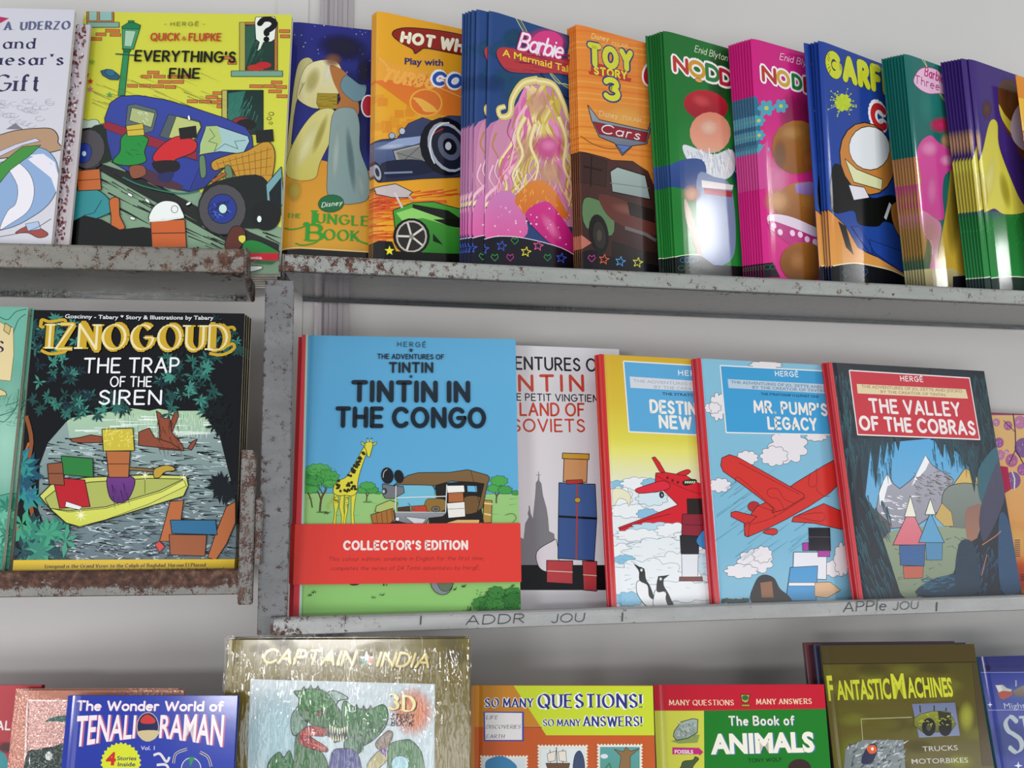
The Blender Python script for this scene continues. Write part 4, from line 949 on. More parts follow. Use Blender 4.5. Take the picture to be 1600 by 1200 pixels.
# ================================================================== covers, middle row
def art_sea(A):
    A.base('6fb4a0', '72b8a4', '3f9484', '4a9c8c').v(0, 460, 2.4)
    A.B(20, 560, 160, 260, 'a8dcc8', .8); A.B(40, 360, 90, 120, '8cc8b4', .6)
    for q in ('100 60 60 70 30 100 0 90', '96 80 70 100 50 150', '20 420 60 410 90 380', '0 460 50 440 80 400', '70 360 60 430 20 480 0 480'): A.L(q, 3, '2c6a58', sm=1)
    A.hatch(40, -20, 380, 80, 500, '3a7c68', 30, 2, -40, 60)
    A.P('-200 110 0 108 20 120 50 130 52 230 40 330 0 326 -200 330', 'e0cf9c', ol=2, oc='7a6a3a'); A.P('20 112 42 128 34 156 14 140', 'cdb87c', ol=2)
    A.T('S', (-14, 222, 10, 222), 40, '3a2a5c', 's', .2); A.P('-40 340 20 370 26 384 -40 390', 'd8c88c', ol=2)
    A.P('-200 860 0 760 40 750 30 900 20 1040 -200 1040', '4f9c84', ol=2); A.leaves(14, -30, 780, 30, 1000, ('2c7a64', '6ab89c', '3f8c74'), 40)
def art_izno(A):
    A.base('0b0d12').v(0, 460, 2.4)
    A.P('140 600 250 480 500 440 700 430 840 500 880 640 900 1000 220 1005 140 800', '8fa6a2', g='5f6f78')
    A.P('250 470 500 430 760 430 800 520 500 560 260 540', 'a8c8a4', g='9ab8a8')
    A.hatch(150, 430, 440, 780, 540, ('d9ecd4'), 28, 2, 90, 3); A.hatch(60, 430, 450, 780, 540, '5f8a70', 30, 2, 90, 3)
    A.hatch(30, 260, 460, 820, 560, 'e6f0ea', 160, 4, 0, 2)
    # water ripples
    A.hatch(420, 150, 540, 860, 990, '12161c', 60, 5, 4, 12); A.hatch(300, 150, 560, 860, 1000, 'bcd0d4', 50, 4, 4, 14); A.hatch(160, 150, 600, 860, 1000, 'e2ecec', 24, 4, 0, 30); A.hatch(120, 200, 880, 860, 1000, '3b4a55', 40, 5, 0, 30)
    # stumps
    for q in ('586 440 602 450 618 470 636 462 644 520 686 570 690 590 600 584 596 500', '664 424 670 460 650 510 644 520 640 480', '520 520 560 504 580 540 640 560 680 586 520 570', '704 580 720 556 740 546 730 570 718 588', '265 545 300 540 340 530 400 540 380 560 300 560 270 556'): A.P(q, '8a4a34', ol=3, oc='2a1510')
    A.hatch(30, 590, 470, 670, 580, '5a2c20', 50, 3, 80, 15)
    # jungle darkness and leaves
    A.P('110 60 250 60 330 420 250 480 180 560 150 640 140 860 250 1010 40 1010', '0b0d12'); A.P('520 420 700 380 720 200 920 200 900 640 890 1000 880 760 850 640 820 520 760 440 640 440', '0b0d12'); A.P('240 260 760 240 740 400 560 440 420 420 300 440', '0b0d12')
    g1 = ('1f4a48', '2c6a60', '16303a', '3f8a7c')
    A.leaves(46, 120, 90, 300, 460, g1, 30); A.leaves(30, 240, 380, 520, 460, g1 + ('0f1a1c',), 30); A.leaves(50, 600, 240, 820, 450, g1 + ('0f1a1c',), 32); A.leaves(18, 780, 90, 900, 260, g1, 26)
    A.leaves(12, 780, 430, 840, 520, ('0e1418',), 34); A.leaves(10, 810, 700, 870, 760, ('101820',), 46)
    A.L('100 460 120 560 96 700 130 850 160 1000', 14, '8a4f2c', sm=1); A.L('110 560 90 640 120 740', 8, 'a8643a', sm=1); A.L('60 880 120 900 160 1000', 12, 'a8643a', sm=1)
    A.leaves(16, 70, 600, 130, 780, ('2a6f8a', '2f8a86', '1c4f66'), 52); A.leaves(22, 60, 860, 250, 1000, ('2f7f6c', '1f5a5c', '3f9a78', '16404a'), 60)
    # the yellow tub, empty but for bundled cloth
    A.P('150 760 200 710 330 690 560 680 700 684 708 720 690 760 560 800 400 850 300 878 250 862 200 820', 'c9cf66', ol=4); A.P('170 770 220 730 340 708 560 694 690 696 600 740 400 800 260 815 190 806', 'a9b25c', ol=3); A.P('190 806 260 820 400 806 610 744 690 700 700 722 560 790 400 848 300 874 250 860', 'd9df70', g='c8cc50', ol=2); A.L('545 690 545 750', 3, '6a7030')
    A.star(305, 832, 26, 'f4f4c8', n=8, inner=.2); A.star(546, 682, 20, 'f4f4c8', n=6, inner=.2); A.star(690, 690, 16, 'f4f4c8', n=6, inner=.2)
    A.T('TABARY.', (494, 836, 560, 812), 12, '3a3c1a', w=.1, slant=.3)
    A.P('404 690 450 680 500 690 506 720 480 775 440 785 412 760', '6f3a86', g='552a6c', ol=3, sm=1); A.hatch(10, 420, 700, 480, 770, '341650', 60, 3, 80, 10); A.P('470 650 580 660 590 668 560 668 470 662', '8a6a34', ol=3); A.P('580 660 620 645 650 650 656 664 620 670 600 690 580 690', 'b9983c', ol=3, sm=1)
    A.P('200 690 320 700 340 800 226 806', 'b51d2a', ol=3); A.P('250 780 310 800 300 812 246 800', 'e2e4e4', ol=2); A.P('232 610 350 620 352 690 236 680', '2c7c3c', ol=3); A.P('180 640 236 634 244 720 186 716', '8a5238', ol=3); A.L('183 676 240 676', 3, '3a1c10')
    A.P('384 510 500 506 506 590 390 592', 'c8b840', ol=3); A.hatch(30, 386, 515, 490, 580, 'e4dc6a', 30, 4, -60, 60); A.P('400 592 490 592 484 690 410 690', 'b0693c', ol=3); A.L('402 640 488 640', 3, '4a2410')
    A.P('600 930 640 780 690 776 680 850 650 930', 'b5683c', ol=3); A.P('780 990 810 900 850 800 884 780 884 860 850 940 810 1000', 'b5683c', ol=3); A.P('640 850 810 850 816 905 646 900', '2f6c94', ol=3); A.P('636 904 776 906 770 985 640 980', '9c5a38', ol=3)
    A.P('582 940 600 930 620 950 600 970', 'd04a44', ol=2)
    A.P('20 1000 900 996 900 1060 20 1060', 'd8b62c'); A.T('Iznogoud is the Grand Vizier to the Caliph of Baghdad, Haroun El Plassid.', (172, 1030, 776, 1024), 13, '14120c', 's', .22); A.T('and wants to be Caliph in place of the Caliph by hook or by crook.', (300, 1046, 850, 1038), 11, '14120c', 's', .2)
    # titles
    A.T('Goscinny - Tabary', (246, 94, 446, 98), 15, 'e4e8ec', 'b', .3); A.P('454 84 466 84 462 92 456 90', 'e4e8ec'); A.T('Story & Illustrations by Tabary', (474, 98, 802, 100), 15, 'e4e8ec', 'b', .3)
    A.T('IZNOGOUD', (186, 208, 850, 214), [92, 82, 82, 92], 'c9a52c', 's', .34)
    A.T('IZNOGOUD', (186, 208, 850, 214), [92, 82, 82, 92], 'e9dfae', 's', .10)
    for q in ('156 120 160 100 190 108 240 100 250 112', '156 214 190 228 240 222 250 214', '160 108 154 124 168 128', '850 200 874 190 880 206 860 222', '850 132 874 128 882 140', '786 226 830 232 870 218'): A.L(q, 11, 'c9a52c', sm=1)
    A.T('THE TRAP', (318, 298, 670, 296), 52, 'eceef4', w=.14); A.T('OF THE', (416, 350, 568, 350), 36, 'eceef4', w=.14); A.T('SIREN', (374, 416, 604, 416), 50, 'eceef4', w=.15)
def tree(A, x, y, s, trunk=1):
    if trunk:
        for dx in (-1, 0, 1): A.L([(x + dx * 10 * s, y - 40 * s), (x + dx * 4 * s, y), (x, y + 60 * s)], 5 * s, '3f3a22', sm=1)
    for i, (dx, dy, rx, ry) in enumerate(((-34, -20, 44, 20), (34, -16, 46, 22), (0, -44, 56, 26), (-10, -14, 40, 16), (20, -60, 34, 16))): A.puff(x + dx * s, y + dy * s, rx * s, ry * s, ('3f8f44', '4a9c4c', '2f7c3a')[i % 3], n=11, ol=1.3 * s, oc='1d4a22', seed=i)
    A.hatch(26, x - 60 * s, y - 66 * s, x + 60 * s, y, '2a6c34', 14 * s, 3 * s, 20, 60)
def art_congo(A):
    A.base('529fcb', '5ba6cf', '5da6cf', '60a8d2')
    A.v(460, 680, 4.286)
    A.P('40 402 1520 408 1530 1300 -40 1300', '93bf78', g='86bd68')
    A.L('40 402 900 404 1520 408', 4, '3f7f5a'); A.hatch(24, 60, 420, 1480, 560, '4d8a4a', 70, 4, -2, 6)
    A.puff(1480, 400, 24, 14, '3f8f44', n=7, ol=2); A.puff(560, 400, 24, 10, '3f8f44', n=7)
    # trees
    A.L('120 500 108 440 90 400', 9, '4a4026', sm=1); A.L('170 526 180 440 210 380 216 330', 14, '55492c', sm=1); A.L('178 450 160 400 120 350', 10, '55492c', sm=1); A.L('190 410 150 330 130 290', 8, '55492c', sm=1); A.E(185, 530, 40, 6, '4d7a3c')
    for i, (x, y, rx, ry) in enumerate(((100, 370, 60, 30), (90, 300, 56, 40), (160, 250, 76, 38), (220, 300, 70, 46), (130, 320, 60, 30), (240, 340, 44, 22))): A.puff(x, y, rx, ry, ('4aa04c', '429648', '52a852')[i % 3], n=11, ol=2.5, oc='1d4a22', seed=i)
    A.hatch(60, 60, 230, 280, 370, '2c7438', 30, 5, 20, 60)
    A.L('482 456 486 420 474 396', 8, '55492c'); A.L('484 430 500 400 520 380', 6, '55492c'); A.E(490, 462, 34, 5, '4d7a3c')
    for i, (x, y, rx, ry) in enumerate(((460, 380, 34, 20), (520, 380, 38, 22), (490, 352, 44, 22))): A.puff(x, y, rx, ry, ('4aa04c', '429648')[i % 2], n=9, ol=2.5, oc='1d4a22', seed=i)
    A.L('1352 470 1356 420 1390 380', 9, '55492c', sm=1); A.L('1356 430 1340 390', 7, '55492c')
    for i, (x, y, rx, ry) in enumerate(((1340, 370, 44, 24), (1410, 380, 42, 24), (1370, 320, 50, 30))): A.puff(x, y, rx, ry, ('4aa04c', '429648')[i % 2], n=9, ol=2.5, oc='1d4a22', seed=i)
    # giraffe
    Y = 'd8d040'
    for q in ('270 400 290 400 296 480 280 540 276 612 258 612 270 530 262 460', '310 410 334 410 328 500 336 560 330 612 314 612 316 560 300 490', '340 410 366 420 356 520 344 580 342 612 326 612 336 540', '380 400 416 400 404 460 396 540 402 612 382 612 380 540'): A.P(q, Y, ol=3, oc='4a4a14')
    A.P('262 400 268 350 300 318 345 296 380 250 430 160 462 100 490 106 470 170 440 260 424 330 420 390 390 420 340 416 300 420', Y, ol=4, oc='4a4a14', sm=1)
    for i in range(46):
        t = A.rnd.random()
        if t < .45: u = A.rnd.random(); x, y = 372 + 94 * u + A.rnd.uniform(-14 + 6 * u, 18 - 8 * u), 290 - 170 * u
        else: x, y = A.rnd.uniform(280, 410), A.rnd.uniform(318, 400)
        A.P([(x + A.rnd.uniform(8, 15) * cos(a), y + A.rnd.uniform(8, 14) * sin(a)) for a in (0, 1.2, 2.5, 3.7, 5)], '2a2a14')
    A.hatch(20, 265, 420, 295, 470, '2a2a14', 10, 5, 60, 40); A.hatch(14, 345, 420, 360, 500, '2a2a14', 10, 5, 60, 40)
    A.P('468 84 486 62 520 64 524 84 512 130 504 158 490 156 482 120', Y, ol=4, oc='4a4a14', sm=1); A.P('478 84 450 56 446 70 462 84', Y, ol=3, oc='4a4a14'); A.P('522 76 548 58 552 68 530 84', Y, ol=3, oc='4a4a14'); A.L('494 62 490 38', 7, Y); A.L('512 62 516 38', 7, Y); A.E(490, 38, 5, 5, '4a3a14'); A.E(516, 38, 5, 5, '4a3a14')
    A.L('262 420 248 460 224 480 230 510', 7, 'b8b030', sm=1)
    # open car with a canvas roof, crates and a film camera
    A.P('1270 450 1322 452 1318 600 1260 604', 'a88444', ol=4); A.L('1270 470 1326 476', 9, 'd8d08a'); A.L('1270 540 1316 550', 9, 'd8d08a')
    A.P('940 340 1200 320 1290 330 1250 500 1270 600 900 605 900 560 960 520', '201c1a'); A.P('1156 352 1220 354 1224 396 1158 394', '6ab4d8', ol=3)
    A.P('736 350 930 350 944 470 700 500 690 430', '6fb4cc'); A.P('880 450 930 440 1010 450 1000 520 880 520', '8a6a34', ol=3, sm=1); A.P('1130 440 1200 420 1250 440 1240 520 1130 540', '6e5230', ol=3, sm=1)
    A.P('786 490 880 486 890 530 786 530', 'b8402e', ol=3)
    A.P('1020 470 1140 460 1145 560 1030 570', 'e2e0da', ol=4); A.L('1022 510 1144 505', 3, '5a5a50'); A.P('1030 400 1130 396 1134 460 1030 466', 'a8643a', ol=4); A.P('1020 352 1136 350 1140 396 1024 402', 'e9e8e2', ol=4)
    A.P('662 352 760 284 830 266 1040 264 1160 246 1290 282 1306 300 1290 350 1260 500 1224 524 1236 480 1270 340 1210 330 1050 322 940 352 770 346 700 346', '7a5f3c', g='6e5533', ol=4); A.L('1180 250 1240 480', 3, '2a1c10'); A.L('920 350 960 396', 5, '201c1a')
    A.P('590 340 660 354 730 360 736 400 700 420 660 440 606 436 592 410', '6e7276', ol=4); A.E(604, 390, 15, 20, '3c3e42', ol=3); A.E(598, 392, 8, 11, 'b8bcc0'); A.E(622, 286, 40, 54, '191a1e', rot=-8, ol=3); A.E(700, 292, 30, 44, '191a1e', rot=-14, ol=3); A.L([(594, 300), (600, 262), (622, 244)], 4, 'c4c8cc', sm=1)
    A.P('550 488 640 450 690 470 660 540 540 528', 'a8b86a', ol=4); A.P('512 548 660 504 676 606 524 606', 'a06a34', ol=4)
    for k in range(4): A.L([(548 + k * 34, 538 - k * 10), (556 + k * 34, 606)], 3, '3c2410')
    A.P('690 500 770 490 776 526 694 528', '4a3428', ol=3)
    A.P('672 530 1020 536 990 560 900 570 880 606 640 606 676 576', '8f9296', g='74777c', ol=4); A.E(690, 576, 14, 14, 'd8dadc', ol=3); A.P('740 560 880 576 860 606 800 606', 'c6cacc', ol=2); A.P('630 606 680 586 760 606', '202226')
    A.L('680 354 676 530', 6, 'd4dade'); A.L('1020 346 1012 530', 6, 'd4dade'); A.L('684 434 1014 424', 6, 'd4dade'); A.L('676 530 1014 532', 7, 'b4babe'); A.L('760 470 810 520', 4, '55585c')
    A.E(946, 510, 26, 18, '8a8d92', ol=5); A.E(946, 510, 18, 12, '5a4a34')
    A.P('1022 600 1090 580 1240 580 1236 606 1022 606', 'd2ac6c', ol=4)
    A.L('1410 550 1460 540 1484 570 1460 600', 3, '3c3a20', sm=1)
    # ground below the band
    for x, y in ((90, 1090), (120, 1070), (520, 1105), (570, 1088), (590, 1020), (1060, 1050), (1120, 1030), (1450, 1025), (200, 540), (130, 760)): A.hatch(5, x, y, x + 24, y + 4, '1d3a18', 26, 5, -70, 40)
    A.E(985, 990, 76, 94, '7d8486', ol=4, rot=-10); A.E(1010, 990, 54, 72, '5f6f58', ol=3); A.E(400, 1000, 40, 22, '2a2a2a')
    for i in range(14): A.puff(A.rnd.uniform(1250, 1500), A.rnd.uniform(1080, 1200), 56, 40, A.rnd.choice(('2f6c30', '3a7c38')), n=9, ol=2, oc='1c4420', seed=i)
    A.puff(1350, 1070, 50, 36, '3a7c38', n=9, ol=2, seed=3); A.hatch(90, 1210, 1050, 1520, 1200, '1c4420', 26, 5, 30, 70); A.hatch(12, 1130, 1170, 1180, 1200, '1c4420', 30, 4, -70, 30)
    # lettering
    A.v(0, 0, 1); D = '15222e'
    A.T('HERG\u00c9', (621, 545, 665, 546), 7, D, w=.13, gap=.55); A.star(642, 551, 4, D)
    A.T('THE ADVENTURES OF', (590, 564, 693, 565), 7, D, w=.2, gap=.34); A.T('TINTIN', (609, 585, 675, 585), 14, D, w=.24); A.star(642, 592, 3.4, D)
    A.T('TINTIN IN', (552, 629, 731, 630), 28, D, w=.25); A.T('THE CONGO', (527, 669, 756, 670), 27, D, w=.25)
    # red printed joint at the fold, with the groove's highlight painted pale beside it
    A.P('455 500 480 500 470 980 440 980', 'cf3c44'); A.P([(479, 500), (482, 500), (471, 980), (467, 980)], 'a8c8b8')
def art_soviet(A):
    A.base('eceef0', 'e8e9ee', 'e4e4ea', 'eceef0').v(790, 520, 2.5)
    B_ = '161a26'; Rr = 'cf4a34'
    A.T('THE ADVENTURES OF', (-225, 148, 386, 164), 46, B_, w=.17); A.T('TINTIN', (-64, 240, 302, 240), 58, Rr, w=.2, gap=.5)
    A.T('REPORTER FOR "LE PETIT VINGTIEME"', (-300, 272, 400, 284), 26, B_, w=.17); A.T('IN THE LAND OF', (-150, 334, 306, 338), 46, Rr, w=.18); A.T('THE SOVIETS', (-130, 398, 308, 400), 46, Rr, w=.16)
    # skyline and quay
    A.P('50 810 70 820 76 760 90 735 86 720 92 700 90 690 94 690 98 720 106 740 110 700 116 640 118 600 126 590 128 560 130 560 132 592 140 604 146 650 160 700 166 740 170 790 190 800 200 930 50 930', '85858a'); A.L('128 600 128 556', 2, '85858a'); A.L('118 570 138 570', 2, '85858a'); A.L('91 720 91 690', 2, '85858a')
    A.P('-40 922 420 922 420 1020 -40 1020', '15161a')
    A.P('122 870 180 830 200 830 206 930 170 950 130 930', 'e8e4ea', ol=2.5, sm=1)
    # plain pile of boxes in the picture's blue and red
    A.P('208 600 350 606 356 740 206 732', '4668a4', ol=3); A.P('206 732 356 740 346 905 204 896', '3f5f9c', ol=3); A.L('206 732 356 740', 9, '15161a'); A.L('280 604 276 900', 6, 'b8443a'); A.E(281, 668, 12, 10, 'd8a83c', ol=2)
    A.R(228, 500, 92, 96, 'dca26c', rot=2, ol=3); A.R(222, 484, 104, 22, 'd8a83c', rot=2, ol=3); A.P('236 590 300 588 302 602 240 606', 'c23c32', ol=2)
    A.P('160 904 262 906 262 996 160 990', 'c2444a', ol=3); A.L('162 945 262 950', 3, 'e8d8c0'); A.P('300 906 356 908 356 1024 304 1020', 'c2444a', ol=3); A.L('302 960 356 964', 3, 'e8d8c0')
def red_plane1(A):
    A.v(940, 700, 4.21); r = 'cf202c'
    A.P('380 170 330 80 350 74 380 110 420 180', r, ol=4, sm=0); A.P('490 188 560 158 584 170 560 192 520 206', r, ol=4, sm=1)
    A.P('356 180 420 176 560 200 620 240 700 270 900 330 900 560 660 600 500 520 330 540 200 580 120 560 110 540 300 470 500 390 440 330 400 290 350 250', r, ol=4); A.P('220 292 260 272 400 232 450 264 420 292 300 312 240 312', 'd8283a', ol=4, sm=1); A.L('350 196 560 290 700 330', 3, '5a1018', sm=1); A.L('120 550 300 486 450 450', 4, '5a1018')
    A.P('540 232 610 222 620 240 560 262 534 252', '1c1e1c', ol=4, sm=1)
    for k in range(5): A.P([(546 + k * 15, 234), (556 + k * 15, 232), (558 + k * 14, 246), (546 + k * 14, 250)], 'c8d4a8')
    for x, y in ((432, 212), (466, 230), (500, 242)): A.E(x, y, 7, 8, '7a1420', ol=2.5)
    A.E(394, 324, 14, 20, '24242a', ol=4); A.E(396, 326, 6, 9, '9a9ca2'); A.L('380 296 394 310', 5, '55555a')
def art_destin(A):
    A.base([(0, 'd8dce0'), (.42, 'dde2e4'), (.62, 'e0dc6c'), (.66, 'd9d050'), (.8, 'd2b83a'), (1, 'cfa92e')])
    A.v(790, 520, 2.5); A.P('460 120 1000 152 1000 420 482 396', '5aa6d4', ol=5, oc='e8e4dc')
    A.P('484 180 1000 214 1000 252 488 224', 'cfd4dc'); A.T('HERG\u00c9', (676, 174, 790, 180), 18, 'e8ecf2', w=.2, gap=.4)
    A.T('THE ADVENTURES OF JO, ZETTE AND JOCKO', (498, 202, 1010, 232), 12, 'a8b0bc', 'b', .26); A.T('BY THE CREATOR OF TINTIN', (580, 226, 900, 244), 12, 'a8b0bc', 'b', .26); A.T('THE STRATOSHIP H.22 PART TWO', (612, 252, 940, 268), 11, '20405c', 'b', .3)
    A.T('DESTINATION', (568, 318, 905, 338), 44, 'ece8e0', w=.24); A.T('NEW YORK', (604, 378, 905, 394), 44, 'ece8e0', w=.24)
    A.v(940, 700, 4.21)
    A.P('60 250 150 230 230 206 300 230 900 280 900 1200 60 1200', 'dfe5e8')
    sn = 'e6eaec'; bl = '86bcd8'
    for x, y, rx, ry, c in ((110, 260, 60, 26, bl), (230, 250, 90, 36, sn), (120, 340, 70, 60, sn), (330, 250, 60, 30, bl), (330, 350, 90, 40, 'cfe0e8'), (180, 430, 110, 40, sn), (300, 450, 60, 30, bl)): A.puff(x, y, rx, ry, c, n=9, ol=2.5, oc='4a6a7c')
    A.P('70 300 110 280 160 300 190 330 180 400 160 360 110 350 80 400', 'e2e0c0', ol=2.5, oc='6a6a50', sm=1)
    red_plane1(A)
    for i, (x, y, rx, ry, c) in enumerate(((360, 545, 150, 34, 'b8d6e4'), (250, 590, 140, 36, sn), (480, 560, 110, 44, sn), (600, 620, 120, 60, sn), (180, 700, 120, 50, sn), (400, 700, 220, 80, 'e2e8ea'), (150, 750, 60, 26, bl), (520, 800, 160, 90, sn), (300, 900, 240, 130, 'e4e9ec'), (180, 1010, 90, 40, bl), (520, 960, 220, 60, sn), (680, 780, 60, 60, 'c0dae6'))): A.puff(x, y, rx, ry, c, n=11, ol=2.5, oc='5a7a8c', seed=i)
    A.hatch(50, 90, 560, 680, 980, '6a8c9c', 60, 3, 0, 20)
    # plain crates where the traveller stood
    A.P('530 450 664 450 664 596 524 590', '8c2436', ol=4); A.L('528 520 664 524', 4, '4a1018'); A.P('560 350 656 350 660 450 564 448', '2a1e1c', ol=3); A.P('514 592 640 596 636 712 520 712', '24242a', ol=4); A.P('622 620 700 540 740 680 660 672', '3c84c0', ol=3, sm=1)
    A.P('524 714 634 714 630 866 528 866', 'dfe3e8', ol=3); A.P('510 864 660 864 664 892 508 892', '7a4440', ol=3)
    # two black and white sea birds
    for q, w_ in (('240 890 226 930 240 990 300 1060 370 1060 340 990 300 900', '250 800 246 840 250 890 300 920 310 990 340 1010 330 960 290 880 280 820'), ('356 950 342 990 346 1060 470 1060 440 1000 410 960', '370 870 362 960 420 960 420 1010 440 1060 470 1060 440 980 406 920 404 870')):
        A.P(q, 'e8eaec', ol=4, sm=1); A.P(w_, '1c2226', ol=2, sm=1)
    A.P('206 774 250 800 280 810 276 840 250 850 240 820', '1c2226', sm=0); A.P('446 850 410 856 370 860 366 890 390 910 406 880', '1c2226'); A.E(260, 820, 9, 11, 'd8dcd4', ol=2); A.E(386, 878, 9, 11, 'd8dcd4', ol=2)
    A.strip(0, .0058, 'cc3036'); A.strip(.0026, .0030, '7a1420')
def cloud(A, x, y, rx, ry, seed=0): A.puff(x, y, rx, ry, 'e4e0e4', n=9, ol=2, oc='4a5a66', seed=seed)
def art_pump(A):
    A.base('84bcd4', '86bed8', '7cb6d2', '78b2cc').v(1070, 540, 2.727)
    for x, y, rx, ry in ((345, 92, 60, 16), (140, 270, 30, 50), (120, 275, 30, 20), (440, 440, 70, 60), (380, 480, 50, 36), (560, 400, 40, 14), (150, 605, 40, 26), (265, 488, 40, 26), (300, 930, 64, 44), (240, 970, 60, 26), (330, 900, 36, 30), (640, 960, 50, 30), (670, 920, 30, 60)): cloud(A, x, y, rx, ry, int(x))
    A.P('150 94 640 120 660 390 176 380', '3f9cd0', ol=5, oc='ece8e4')
    A.P('182 152 640 176 644 216 186 190', 'b9cad8'); A.T('HERG\u00c9', (386, 138, 482, 142), 20, 'e8ecf2', w=.2, gap=.4)
    A.T('THE ADVENTURES OF JO, ZETTE AND JOCKO', (196, 170, 660, 196), 12, '5f87a4', 'b', .26); A.T('BY THE CREATOR OF TINTIN', (288, 192, 596, 208), 12, '5f87a4', 'b', .26); A.T('THE STRATOSHIP H.22/PART ONE', (324, 220, 570, 232), 11, '1c3a5a', 'b', .3)
    A.T("MR. PUMP'S", (298, 292, 606, 306), 46, 'ece6e0', w=.22); A.T('LEGACY', (358, 362, 560, 368), 46, 'ece6e0', w=.24)
    A.hatch(30, 120, 560, 300, 960, '4f86a0', 160, 2, -36, 2); A.hatch(16, 350, 750, 560, 900, '4f86a0', 130, 2, -36, 2)
    A.v(940, 700, 4.21); r = 'd0342e'
    A.E(1000, 400, 40, 34, 'b02c2c', ol=3); A.P('1260 470 1460 380 1600 440 1750 510 1750 620 1600 555 1400 510 1250 500', r, ol=4); A.P('1280 460 1440 440 1470 470 1440 496 1380 490 1300 470', r, ol=2.5, sm=1)
    A.P('940 590 936 510 1020 400 1140 340 1280 240 1460 130 1560 76 1700 20 1700 200 1560 250 1500 310 1360 400 1220 480 1100 540 960 600', r, ol=4)
    A.P('782 130 790 80 840 58 900 78 1100 190 1330 320 1330 340 1200 420 1120 440 1130 412 930 260 800 170', r, ol=4); A.P('850 440 880 430 1020 466 960 520 850 466', r, ol=4, sm=0); A.P('1060 570 1110 545 1150 550 1152 576 1120 586', r, ol=4, sm=1); A.P('936 540 960 500 970 516 964 596 944 596', r, ol=3)
    for q in ('880 240 908 212 1130 410 1110 420', '1200 420 1160 350 1110 340 1086 310 1100 284 1140 280 1170 300 1200 350 1270 380', '1140 470 1120 430 1040 400', '970 520 1130 470 1340 340', '1370 180 1360 260 1410 260 1412 150', '1412 270 1420 300 1460 330 1500 330', '900 110 1300 320'): A.L(q, 2.5, '4a1216', sm=1)
    # blue suitcase with a white strap, black hat box, brown sacks
    A.P('1262 700 1480 700 1476 880 1256 870', 'e4e4ec', ol=4); A.P('1240 800 1420 790 1410 1020 1210 1020', '3f94cc', ol=4); A.P('1230 900 1416 900 1414 922 1226 922', 'e8e8ec', ol=3)
    A.P('1360 540 1500 540 1506 690 1364 690', '161420', ol=3); A.L('1362 600 1503 600', 4, '5a4a6a'); A.P('1320 640 1358 636 1360 690 1322 690', 'a8369a', ol=3); A.P('1420 690 1500 690 1500 730 1420 730', 'a8369a', ol=3)
    A.P('1400 900 1500 896 1570 950 1480 1000 1400 990', 'd8ae84', ol=3)
    A.P('990 1030 1010 900 1060 850 1130 870 1170 940 1230 990 1230 1030', '1d181c', ol=3, sm=1); A.P('1040 900 1120 890 1130 1000 1050 1000', '8a5c40', ol=3)
    for k in range(14): A.puff(800 + k * 12, 1030 - A.rnd.uniform(0, 16), 12, 12, '2c3c3c', n=5)
    A.strip(0, .0058, 'cc3036'); A.strip(.0026, .0030, '7a1420')
